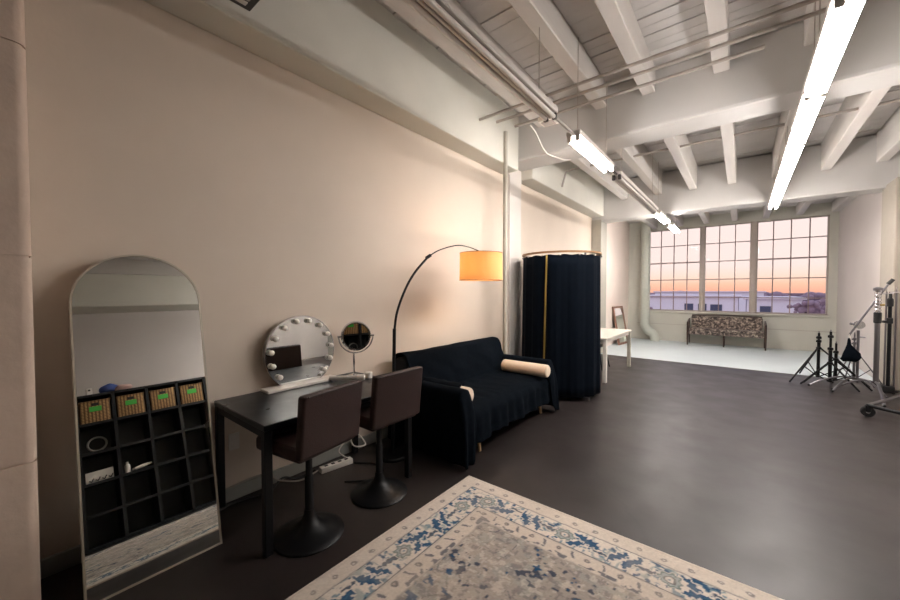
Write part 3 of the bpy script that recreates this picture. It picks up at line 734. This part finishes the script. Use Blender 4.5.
def turtle(t, x, y, rad, angs, z=.16, m='steel', r=.013):
    for a in angs:
        c, s = math.cos(a), math.sin(a)
        lg = MB().tube(spline([(x, y, z), (x+c*rad*.35, y+s*rad*.35, z+.015), (x+c*rad*.75, y+s*rad*.75, z*.62), (x+c*rad, y+s*rad, .012)], 6), r, 10).build('leg', m, t)
        MB().ball((x+c*rad, y+s*rad, .016), .018, 2).build('foot', 'rubber', lg)
cs = thing('boom_stand', 'silver boom stand with a slanted arm carrying the black sandbag', 'boom stand', (1.39, 8.2, 0), 'silver stands')
x, y = 1.39, 8.2
MB().tube([(x, y, .10), (x, y, .9)], .017, 14).build('pole', 'steel', cs)
turtle(cs, x, y, .58, (R(236), R(290), R(200)))
hd = MB().lathe([(0, -.035), (.055, -.035), (.06, -.02), (.06, .02), (.055, .035), (0, .035)], (x+.005, y-.02, .985), 24, 'y', cap=False).build('grip_head', 'chrome', cs)
MB().tube([(x, y, .985), (x-.09, y-.03, 1.0)], [.012, .02], 10).build('head_knob', 'steel', hd)
MB().tube([(x, y, .80), (x+.07, y-.03, .80)], [.01, .008], 8).build('pole_knob', 'steel', cs)
MB().tube([(1.285, 8.15, .82), (1.68, 8.15, 1.635)], .013, 12).build('boom_arm', 'steel', cs)
MB().tube([(1.66, 8.15, 1.6), (1.71, 8.15, 1.67)], .024, 10).build('arm_grip', 'plastic_b', cs)
sb = thing('sandbag', 'black sandbag hanging from the low end of the boom arm', 'sandbag', (1.29, 8.13, .42))
bag = MB(); prf = [(0, .42), (.06, .425), (.10, .46), (.105, .50), (.09, .56), (.055, .62), (.025, .68), (.014, .78)]
bag.lathe(prf, (1.285, 8.12, 0), 24)
for v in bag.bm.verts:
    d = v.co-Vector((1.285, 8.12, 0)); v.co.y = 8.12+d.y*.6
    if v.co.z < .66: v.co.x += .03*math.sin((v.co.z-.42)*14)+.018*nz(v.co.x, v.co.y, v.co.z, 14); v.co.z += .025*nz(v.co.x, 2, v.co.y, 12)+ .25*(v.co.x-1.30)*-.25
bag.build('bag_body', 'blackfab', sb, 1.2)
MB().tube(spline([(1.30, 8.12, .76), (1.285, 8.12, .80), (1.29, 8.15, .842), (1.30, 8.16, .80), (1.3, 8.13, .76)], 5), .006, 8).build('strap', 'plastic_w', sb)

es = thing('studio_stand', 'thick chrome stand with a ribbed top and black collar by the column', 'studio stand', (1.55, 8.05, 0), 'silver stands')
x, y = 1.55, 8.05
MB().tube([(x, y, .08), (x, y, 1.06)], .030, 18).build('lower_pole', 'steel', es)
MB().lathe([(.035, 1.03), (.042, 1.04), (.042, 1.18), (.035, 1.19)], (x, y, 0), 18).build('collar', 'plastic_b', es)
rb = [(.026, 1.19)]
for k in range(6): rb += [(.026, 1.2+k*.05), (.034, 1.21+k*.05), (.034, 1.235+k*.05), (.026, 1.245+k*.05)]
MB().lathe(rb+[(.026, 1.51)], (x, y, 0), 18).build('ribbed_pole', 'chrome', es)
MB().lathe([(0, 1.505), (.05, 1.505), (.055, 1.52), (.05, 1.545), (.02, 1.56), (0, 1.56)], (x, y, 0), 20, cap=False).build('cap', 'steel', es)
MB().tube([(x, y, 1.29), (x+.06, y-.03, 1.30)], .012, 8).build('knob', 'brass', es)
turtle(es, x, y, .92, (R(264),), .16, 'steel', .017); turtle(es, x, y, .5, (R(202),), .16, 'steel', .015)

gs = thing('black_stand', 'tall black stand between the chrome stand and the thin rods', 'studio stand', (1.685, 8.14, 0))
x, y = 1.685, 8.14
MB().tube([(x, y, .05), (x, y, 1.30)], .021, 16).build('pole', 'black', gs)
MB().lathe([(.022, 1.27), (.034, 1.28), (.034, 1.38), (.02, 1.40), (.016, 1.46)], (x, y, 0), 16).build('top_collar', 'plastic_b', gs)
MB().lathe([(.022, 1.02), (.034, 1.03), (.034, 1.10), (.022, 1.11)], (x, y, 0), 16).build('collar', 'plastic_b', gs)
MB().tube([(x, y, 1.05), (x-.07, y-.03, 1.05)], [.012, .02], 8).build('knob', 'plastic_b', gs)
MB().box((x-.06, y-.06, .012), (x+.06, y+.06, .11), .015).build('base_block', 'plastic_b', gs)
for k in range(4): MB().ball((x+(-.045, .045)[k % 2], y+(-.045, .045)[k//2], .018), .018, 2).build('caster', 'rubber', gs)
for xx, yy, z0, z1, lab in ((1.70, 8.40, .0, 1.48, 'thin pale rod stand behind the chrome stand'), (1.775, 8.30, .0, 1.50, 'thin steel rod stand, rightmost of the stands by the wall')):
    q = thing('rod_stand', lab, 'light stand', (xx, yy, 0), 'thin rod stands')
    MB().tube([(xx, yy, .015), (xx, yy, z1)], .011, 10).build('rod', 'steel', q)
    MB().tube([(xx-.07, yy-.02, z1-.02), (xx+.07, yy+.01, z1-.02)], .012, 8).build('cross_arm', 'chrome', q)
    MB().tube([(xx, yy, z1-.02), (xx, yy, z1+.06)], .008, 8).build('spigot', 'chrome', q)
    MB().lathe([(0, 0), (.05, 0), (.05, .012), (.02, .02), (0, .02)], (xx, yy, 0), 20, cap=False).build('base', 'black', q)

rs = thing('rolling_stand', 'rolling stand on casters at the right edge of the picture', 'rolling stand', (1.6, 6.9, 0))
ap = [Vector((1.19, 6.47, .135)), Vector((1.79, 7.63, .135)), Vector((1.47, 6.22, .135))]
for i_, p in enumerate(ap):
    bar = MB().tube([p, ap[(i_+1) % 3]], .02, 12).build('base_bar', 'steel' if i_ == 0 else 'black', rs)
    cq = Vector((p.x, p.y, .062))
    MB().lathe([(.02, -.022), (.055, -.022), (.062, -.012), (.062, .012), (.055, .022), (.02, .022)], cq, 20, 'y').build('wheel', 'rubber', bar)
    MB().box((cq.x-.025, cq.y-.03, .06), (cq.x+.025, cq.y+.03, .135), .008).build('caster_fork', 'black', bar)
    MB().lathe([(0, -.0235), (.02, -.0235), (.02, .0235), (0, .0235)], cq, 14, 'y', cap=False).build('hub_cap', 'chrome', bar)
hp = (ap[1]+ap[2])/2+Vector((.02, 0, 0))
MB().tube([hp+Vector((0, 0, -.06)), hp+Vector((0, 0, 1.4))], .02, 14).build('pole', 'steel', rs)
MB().lathe([(.03, 0), (.045, .01), (.045, .07), (.03, .08)], hp-Vector((0, 0, .05)), 16).build('hub', 'black', rs)

# ------------------------------------------------------------------ rug
RX0, RX1, RY0, RY1 = -1.70, 1.05, -1.35, 2.35
def rug():
    st_ = .0062; nx = int((RX1-RX0)/st_); ny = int((RY1-RY0)/st_)
    xs = np.linspace(RX0, RX1, nx+1); ys_ = np.linspace(RY0, RY1, ny+1)
    X, Y = np.meshgrid(xs, ys_, indexing='ij')
    rng = np.random.default_rng(5)
    def vnoise(x, y, s, seed):
        g = np.random.default_rng(seed).random((512, 512)); x = x*s+100; y = y*s+100
        xi = np.floor(x).astype(int); yi = np.floor(y).astype(int); fx = x-xi; fy = y-yi
        fx = fx*fx*(3-2*fx); fy = fy*fy*(3-2*fy)
        a = g[xi % 512, yi % 512]; b = g[(xi+1) % 512, yi % 512]; c = g[xi % 512, (yi+1) % 512]; d = g[(xi+1) % 512, (yi+1) % 512]
        return (a*(1-fx)+b*fx)*(1-fy)+(c*(1-fx)+d*fx)*fy
    dl, dr, db, dt = X-RX0, RX1-X, Y-RY0, RY1-Y
    e = np.minimum(np.minimum(dl, dr), np.minimum(db, dt))
    onX = np.minimum(dl, dr) < np.minimum(db, dt)          # side along Y
    s = np.where(onX, Y, X)
    wob = (vnoise(X, Y, 22, 1)-.5)*.012+(vnoise(X, Y, 60, 2)-.5)*.008
    el = e+(vnoise(X, Y, 40, 6)-.5)*.004
    ew = e+wob; sw = s+(vnoise(X, Y, 22, 3)-.5)*.018+(vnoise(X, Y, 70, 4)-.5)*.009
    cream = np.array(lin((222, 213, 202))); tan = np.array(lin((196, 183, 169))); taupe = np.array(lin((162, 154, 147))); blue = np.array(lin((22, 78, 116))); navy = np.array(lin((44, 60, 84)))
    pale = np.array(lin((150, 162, 162))); grey = np.array(lin((104, 100, 104))); bluel = np.array(lin((84, 124, 144)))
    col = np.empty(X.shape+(3,)); col[:] = cream
    def put(mask, c, a=1.):
        k = (np.clip(mask, 0, 1)*a)[..., None]; col[:] = col*(1-k)+c*k
    def band(v, c, w, soft=.004): return np.clip((w-np.abs(v-c))/soft+.5, 0, 1)
    fine = vnoise(X, Y, 90, 7)
    put((e < .125)*1., tan, .3); put((e > .31)*1., tan, .4); put(np.clip((ew-.41)/.012, 0, 1), taupe, .9)
    P = .125; q = (sw % P)-P/2; rr = np.hypot(q, ew-.072)
    put(np.clip((.018-rr)/.004, 0, 1), grey, .75); put(np.clip((.008-rr)/.003, 0, 1), cream, .8)
    put(band(el, .022, .0025), tan, .9); put(band(el, .122, .003), navy, .9); put(band(el, .303, .0035), navy, .9); put(band(el, .313, .002), grey, .6)
    main = ((e > .127) & (e < .299)).astype(float)
    P = .56; k = np.floor(sw/P); q = (sw-k*P); t = ew-.213; t = np.where((k % 2) == 0, t, -t)
    # pale scroll ground and small flecks
    f1 = vnoise(X, Y, 34, 11); f2 = vnoise(X, Y, 70, 12)
    put(main*np.clip((np.abs(vnoise(X, Y, 13, 14)-.5)*-1+.07)/.04, 0, 1), pale, .8)
    put(main*np.clip((f1*.6+f2*.5-.67)/.05, 0, 1), bluel, .75); put(main*np.clip((f1*.45+vnoise(X, Y, 48, 13)*.6-.70)/.04, 0, 1), blue, .9)
    # rosette
    def rosette(q0, t0, r0):
        dx = q-q0; dy = t-t0; rad = np.hypot(dx, dy); th = np.arctan2(dy, dx); rw = r0*(1+.12*np.cos(th*8))
        put(main*np.clip((rw+.012-rad)/.005, 0, 1), cream, .9); put(main*np.clip((rw-rad)/.004, 0, 1), pale, .85); put(main*band(rad, rw, .0045), np.array(lin((96, 116, 116))), .9)
        put(main*np.clip((r0*.5-rad)/.004, 0, 1), cream, .9); put(main*band(rad, r0*.5, .004), grey, .9); put(main*np.clip((r0*.2-rad)/.003, 0, 1), bluel, .8)
    # saw edged leaves, oblique across the band
    def leaf(q0, t0, ang, L, wd, c, al=.95):
        ca, sa = math.cos(ang), math.sin(ang); dx = q-q0; dy = t-t0; u = dx*ca+dy*sa; v = -dx*sa+dy*ca
        v = v+.010*np.sin(u*30)+(vnoise(X, Y, 60, 51)-.5)*.012
        saw = .45+.55*np.abs(((u*30) % 1)*2-1); w_ = wd*saw*np.clip(1-(np.abs(u)/L)**3, 0, 1); inn = (np.abs(u) < L)
        put(main*np.clip((w_+.010-np.abs(v))/.004, 0, 1)*inn, cream, .85); put(main*np.clip((w_-np.abs(v))/.003, 0, 1)*inn, c, al)
        put(main*np.clip((.0035-np.abs(v))/.003, 0, 1)*inn*(np.abs(u) < L*.8), bluel, .5)
    leaf(.03, .0, 1.15, .088, .036, blue); leaf(.115, .005, 1.25, .085, .030, blue); leaf(.20, .0, .35, .08, .022, navy, .85)
    rosette(.30, .0, .048)
    leaf(.385, .03, -.5, .07, .026, blue); leaf(.43, -.025, .45, .095, .034, blue); leaf(.51, .03, .25, .05, .016, navy, .9)
    # inner guard
    P = .085; k = np.floor(sw/P); q = sw-k*P-P/2
    ig = ((e > .318) & (e < .41)).astype(float); rr = np.hypot(q, ew-.350)
    put(ig*np.clip((.019-rr)/.004, 0, 1)*((k % 2) == 0), grey, .85); put(ig*np.clip((.009-rr)/.003, 0, 1)*((k % 2) == 0), tan, .8)
    v = np.abs(q-.35*(ew-.355)); put(ig*np.clip((.009-v)/.004, 0, 1)*((k % 2) == 1)*(np.abs(ew-.352) < .026), navy, .75)
    n4 = vnoise(X, Y, 30, 21)*.6+vnoise(X, Y, 60, 22)*.4; put(band(ew, .398, .014)*np.clip((n4-.5)/.06, 0, 1), navy, .75)
    # field: broken floral fragments and branches
    fld = np.clip((ew-.42)/.012, 0, 1)
    put(fld*np.clip((vnoise(X, Y, 5, 31)-.4)/.4, 0, 1), tan, .5); put(fld*np.clip((vnoise(X, Y, 24, 38)-.55)/.15, 0, 1), pale, .28)
    put(fld*np.clip((vnoise(X, Y, 40, 61)*.6+fine*.4-.56)/.06, 0, 1), grey, .45)
    put(fld*np.clip((vnoise(X, Y, 33, 62)*.6+fine*.4-.60)/.05, 0, 1), cream, .45)
    a1 = vnoise(X, Y, 4.5, 32); a2 = vnoise(X, Y, 20, 33); a3 = vnoise(X, Y, 55, 34)
    put(fld*np.clip((a1*.30+a2*.55+a3*.35-.86)/.03, 0, 1), navy, .85)
    put(fld*np.clip((vnoise(X, Y, 4, 40)*.35+vnoise(X, Y, 17, 39)*.55+a3*.3-.90)/.03, 0, 1), blue, .9)
    r1 = np.abs(vnoise(X, Y, 4.2, 35)-.5+.15*(vnoise(X, Y, 16, 36)-.5)); put(fld*np.clip((.009-r1)/.005, 0, 1)*np.clip((vnoise(X, Y, 12, 37)-.4)/.1, 0, 1), navy, .65)
    r2 = np.abs(vnoise(X, Y, 6.5, 45)-.5+.2*(vnoise(X, Y, 20, 46)-.5)); put(fld*np.clip((.011-r2)/.006, 0, 1)*np.clip((vnoise(X, Y, 14, 47)-.5)/.1, 0, 1), grey, .8)
    # worn, faded pile
    wear = vnoise(X, Y, 3, 41)*.6+vnoise(X, Y, 20, 42)*.4
    put(np.clip((wear-.5)/.4, 0, 1), tan, .32)
    col *= (.90+.2*vnoise(X, Y, 150, 43))[..., None]
    Z = .010+.0012*vnoise(X, Y, 120, 44); Z[0, :] = Z[-1, :] = .001; Z[:, 0] = Z[:, -1] = .001
    co = np.stack([X-(RX0+RX1)/2, Y-(RY0+RY1)/2, Z], -1).reshape(-1, 3)
    idx = np.arange((nx+1)*(ny+1)).reshape(nx+1, ny+1)
    f = np.stack([idx[:-1, :-1], idx[1:, :-1], idx[1:, 1:], idx[:-1, 1:]], -1).reshape(-1, 4)
    me = bpy.data.meshes.new('rug'); me.vertices.add(len(co)); me.vertices.foreach_set('co', co.ravel().astype(np.float32))
    me.loops.add(f.size); me.loops.foreach_set('vertex_index', f.ravel().astype(np.int32))
    me.polygons.add(len(f)); me.polygons.foreach_set('loop_start', np.arange(0, f.size, 4, dtype=np.int32)); me.polygons.foreach_set('loop_total', np.full(len(f), 4, dtype=np.int32))
    me.update(calc_edges=True)
    at = me.color_attributes.new('weave', 'FLOAT_COLOR', 'POINT')
    at.data.foreach_set('color', np.concatenate([col, np.ones(X.shape+(1,))], -1).ravel().astype(np.float32))
    m = bpy.data.materials.new('woven_rug'); m.use_nodes = True; nt = m.node_tree; b = nt.nodes['Principled BSDF']; b.inputs['Roughness'].default_value = .95; b.inputs['Specular IOR Level'].default_value = .1
    an = nt.nodes.new('ShaderNodeAttribute'); an.attribute_name = 'weave'; nt.links.new(an.outputs['Color'], b.inputs['Base Color'])
    tc = nt.nodes.new('ShaderNodeTexCoord'); n = nt.nodes.new('ShaderNodeTexNoise'); n.inputs['Scale'].default_value = 260; bp = nt.nodes.new('ShaderNodeBump'); bp.inputs['Strength'].default_value = .4; bp.inputs['Distance'].default_value = .003
    nt.links.new(tc.outputs['Object'], n.inputs['Vector']); nt.links.new(n.outputs['Fac'], bp.inputs['Height']); nt.links.new(bp.outputs[0], b.inputs['Normal'])
    me.materials.append(m)
    o = bpy.data.objects.new('rug', me); C.objects.link(o); o.location = ((RX0+RX1)/2, (RY0+RY1)/2, 0)
    tag(o, 'worn beige rug with a blue floral border on the dark floor', 'rug')
rug()

# ------------------------------------------------------------------ cube shelf on the right wall (seen in the arched mirror)
HX0, HX1, HY0, HY1, HZ = 1.55, 1.93, .56, 2.40, 1.90
sh = thing('cube_shelf', 'tall black cube shelf reflected in the arched mirror', 'shelf', (1.74, 1.48, 0))
t_ = .035; pit = (HY1-HY0-t_)/5; pz = (HZ-t_)/5
for k in range(6):
    MB().box((HX0, HY0+k*pit, 0), (HX1, HY0+k*pit+t_, HZ), .002, 1).build('upright', 'shelf', sh, False)
    MB().box((HX0, HY0+t_, k*pz), (HX1, HY1-t_, k*pz+t_), .002, 1).build('shelf_board', 'shelf', sh, False)
MB().box((HX1, HY0, 0), (HX1+.01, HY1, HZ)).build('back_panel', 'shelfback', sh, False)
def basket(y, label):
    t = thing('wicker_basket', label, 'basket', (HX0+.17, y, 4*pz+t_), 'wicker baskets on the top shelf')
    z0 = 4*pz+t_+.001; hw_ = pit/2-.035; x0 = HX0+.005
    m = MB(); m.box((x0, y-hw_, z0), (x0+.02, y+hw_, z0+.27), .006); m.box((x0+.30, y-hw_, z0), (x0+.32, y+hw_, z0+.27), .006)
    m.box((x0+.01, y-hw_, z0), (x0+.31, y-hw_+.02, z0+.27), .006); m.box((x0+.01, y+hw_-.02, z0), (x0+.31, y+hw_, z0+.27), .006); m.box((x0+.01, y-hw_+.01, z0), (x0+.31, y+hw_-.01, z0+.02))
    m.build('basket_body', 'wicker', t)
    r = MB(); r.tube([(x0, y-hw_, z0+.275), (x0, y+hw_, z0+.275), (x0+.32, y+hw_, z0+.275), (x0+.32, y-hw_, z0+.275), (x0, y-hw_, z0+.275)], .010, 8); r.build('rim', 'wicker', t)
    MB().box((x0-.002, y-.035, z0+.215), (x0+.002, y+.035, z0+.25), .001, 1).build('handle_slot', 'plastic_b', t)
    MB().box((x0-.004, y-.06, z0+.14), (x0-.001, y+.06, z0+.205), .001, 1).build('tag', 'green', t)
names = ['wicker basket with green tag in the top shelf, leftmost in the arched mirror', 'wicker basket with green tag, second from left in the arched mirror', 'wicker basket with green tag, third from left in the arched mirror', 'wicker basket with green tag, fourth from left in the arched mirror']
for k in range(4): basket(HY0+t_/2+pit*(k+.5), names[k])
def cell(k, row): return HY0+t_/2+pit*(k+.5), row*pz+t_
y, z = cell(0, 3); tag(MB().tube([(HX0+.12+.02*math.sin(a), y+.09*math.cos(a), z+.10+.09*math.sin(a)) for a in [2*PI*k/32 for k in range(33)]], .012, 8, False).build('cable_coil', 'base'), 'coiled dark cable in the cube under the leftmost basket', 'cable coil')
y, z = cell(0, 2); q = thing('display_card', 'white card with black hooks in the shelf cube below the coil', 'card', (HX0+.05, y, z))
MB().box((HX0+.03, y-.14, z), (HX0+.036, y+.12, z+.13), .001, 1).build('card', 'plastic_w', q)
hk = MB()
for k in range(4): hk.tube([(HX0+.028, y-.11+.06*k, z+.03), (HX0+.02, y-.09+.06*k, z+.01), (HX0+.01, y-.07+.06*k, z+.05)], .007, 6)
hk.build('hooks', 'plastic_b', q)
y, z = cell(1, 2); q = thing('lotion_bottle', 'small white bottle standing in the black shelf', 'bottle', (HX0+.06, y-.1, z))
MB().lathe([(0, 0), (.03, 0), (.03, .09), (.02, .11), (0, .11)], (HX0+.06, y-.10, z), 20, cap=False).build('bottle_body', 'white', q); MB().lathe([(.014, .11), (.014, .14)], (HX0+.06, y-.10, z), 14).build('cap', 'plastic_w', q)
q = thing('spray_gun', 'long white handheld tool lying beside the white bottle in the shelf', 'hand tool', (HX0+.05, y+.05, z))
MB().tube([(HX0+.03, y-.03, z+.022), (HX0+.03, y+.06, z+.035), (HX0+.05, y+.15, z+.05)], [.018, .022, .012], 12).build('tool_body', 'white', q); MB().tube([(HX0+.03, y-.03, z+.022), (HX0+.03, y-.06, z+.018)], .018, 12).build('grip', 'steel', q)
q = thing('small_device', 'small white boxy device on top of the black shelf', 'device', (HX0+.1, .72, HZ))
MB().box((HX0+.06, .69, HZ), (HX0+.10, .75, HZ+.10), .006).build('device_body', 'plastic_w', q); MB().lathe([(0, 0), (.012, 0), (.012, .006), (0, .006)], (HX0+.053, .72, HZ+.07), 14, 'x', cap=False).build('lens', 'plastic_b', q)
for nm, c, sc, m, lab, cat in (('folded_cloth', (HX0+.15, .93, HZ+.07), (.10, .10, .07), 'blueb', 'blue bundled cloth on top of the black shelf', 'cloth'), ('plush_bundle', (HX0+.12, 1.06, HZ+.05), (.09, .10, .05), 'pinkb', 'pale pink bundle beside the blue cloth on the shelf', 'cloth')):
    mb = MB().ball(c, 1, 3, sc)
    for v in mb.bm.verts: v.co += (v.co-Vector(c))*.25*nz(v.co.x, v.co.y, v.co.z, 16); v.co.z = max(v.co.z, HZ)
    tag(mb.build(nm, m), lab, cat)

# ------------------------------------------------------------------ outside the window
struct(MB().box((-120, YW+3, -9), (120, 400, -8.5)).build('ground', 'yard', smooth=False))
def bld(name, label, x0, x1, y0, y1, z1, wins, group='warehouses outside the window'):
    t = thing(name, label, 'building', ((x0+x1)/2, y0, -8.5), group)
    MB().box((x0, y0, -8.5), (x1, y1, z1)).build('wall', 'bldg', t, False)
    MB().box((x0-.3, y0-.3, z1), (x1+.3, y1, z1+.25), .05, 1).build('roof_edge', 'roofm', t, False)
    for a, b_, c, d_ in wins:
        w_ = MB().box((a, y0-.08, c), (b_, y0+.02, d_)).build('window', 'bldgwin', t, False)
        MB().box((a-.05, y0-.14, c-.06), (b_+.05, y0, c)).build('window_sill', 'bldg', w_, False)
bld('warehouse', 'long pale warehouse with lavender shade in its colour and small dark windows across the yard', -9.5, -.3, 50, 62, .75, [(-5.2, -4.35, -.75, .05), (-3.9, -3.1, -.75, .05), (-2.75, -1.7, -.7, 0.)])
bld('warehouse', 'second pale warehouse with one dark window, right of the long one', .4, 4.6, 49, 60, .62, [(1.45, 2.3, -.75, -.05)])
bld('warehouse', 'far pale building with a flat roof behind the long warehouse', -14, 3, 85, 95, 1.2, [])
def tree(x, y, z, r, label, cat='tree', seed=0):
    t = thing('leafy_tree', label, cat, (x, y, -8.5), 'hazy trees outside the window')
    rn = random.Random(seed); m = MB()
    for k in range(46):
        a = rn.uniform(0, 2*PI); q = rn.uniform(0, r*1.1)
        c = (x+q*math.cos(a), y+q*math.sin(a)*.6, z-r*.55+rn.uniform(-.45, .45)*r)
        bl_ = MB(); bl_.ball(c, r*rn.uniform(.13, .27), 2)
        for v in bl_.bm.verts: v.co += (v.co-Vector(c))*.5*nz(v.co.x, v.co.y, v.co.z, 3/r+1.2)
        me = bpy.data.meshes.new('t'); bl_.bm.to_mesh(me); m.bm.from_mesh(me); bpy.data.meshes.remove(me); bl_.bm.free()
    m.build('crown', 'tree', t, 1.5)
    MB().tube([(x, y, -8.5), (x, y, z-r*.5)], [.25, .12], 8).build('trunk', 'bark', t)
tree(4.35, 44, .62, 1.0, 'hazy dark tree outside the right window, left of its pair', seed=1)
tree(7.1, 47, .8, 1.2, 'hazy dark tree outside the right window, right of its pair', seed=2)
tree(-8.1, 44, -.2, .8, 'small hazy tree outside the left edge of the window', seed=3)
tl = MB(); rn = random.Random(4)
for k in range(90):
    x = -42+rn.uniform(0, 75); c = (x, 150+rn.uniform(0, 8), rn.uniform(-1.2, .2)); tl.ball(c, rn.uniform(.8, 1.5), 2, (1.4, 1, 1))
tl.box((-60, 158, -8.5), (60, 160, .8))
o = tl.build('treeline', 'tree', smooth=1.5); o['kind'] = 'stuff'; tag(o, 'distant hazy treeline along the horizon behind the warehouses', 'treeline')

# ------------------------------------------------------------------ world: sunset sky
wd = bpy.data.worlds.new('sunset'); scn.world = wd; wd.use_nodes = True; nt = wd.node_tree
bg = nt.nodes['Background']; tc = nt.nodes.new('ShaderNodeTexCoord'); sx = nt.nodes.new('ShaderNodeSeparateXYZ'); r = nt.nodes.new('ShaderNodeValToRGB')
mr = nt.nodes.new('ShaderNodeMapRange'); mr.inputs[1].default_value = -.05; mr.inputs[2].default_value = .45
nt.links.new(tc.outputs['Generated'], sx.inputs[0]); nt.links.new(sx.outputs['Z'], mr.inputs[0]); nt.links.new(mr.outputs[0], r.inputs[0]); nt.links.new(r.outputs[0], bg.inputs[0])
stops = [(0, (206, 176, 176)), (.10, (246, 180, 154)), (.13, (255, 200, 170)), (.165, (255, 222, 204)), (.21, (253, 230, 222)), (.4, (252, 230, 224)), (1, (206, 212, 238))]
cr = r.color_ramp
while len(cr.elements) < len(stops): cr.elements.new(.5)
for e_, (p, c) in zip(cr.elements, stops): e_.position = p; e_.color = (*lin(c), 1)
bg.inputs[1].default_value = .235

# ------------------------------------------------------------------ camera, view
cam = bpy.data.cameras.new('camera'); co = bpy.data.objects.new('camera', cam); C.objects.link(co)
cam.sensor_width = 36; cam.lens = 362/900*36; cam.clip_start = .02; cam.clip_end = 1000
yaw = math.atan2(292, 362); pitch = math.atan2(9, 362)
co.location = (0, 0, 1.5); co.rotation_euler = (PI/2-pitch, 0, yaw)
scn.camera = co
vs = scn.view_settings; vs.view_transform = 'Standard'; vs.look = 'None'; vs.exposure = 2.3; vs.gamma = 1; vs.use_curve_mapping = False
scn.cycles.max_bounces = 8; scn.cycles.diffuse_bounces = 5; scn.cycles.glossy_bounces = 4; scn.cycles.use_denoising = True
scn.cycles.sample_clamp_indirect = 8
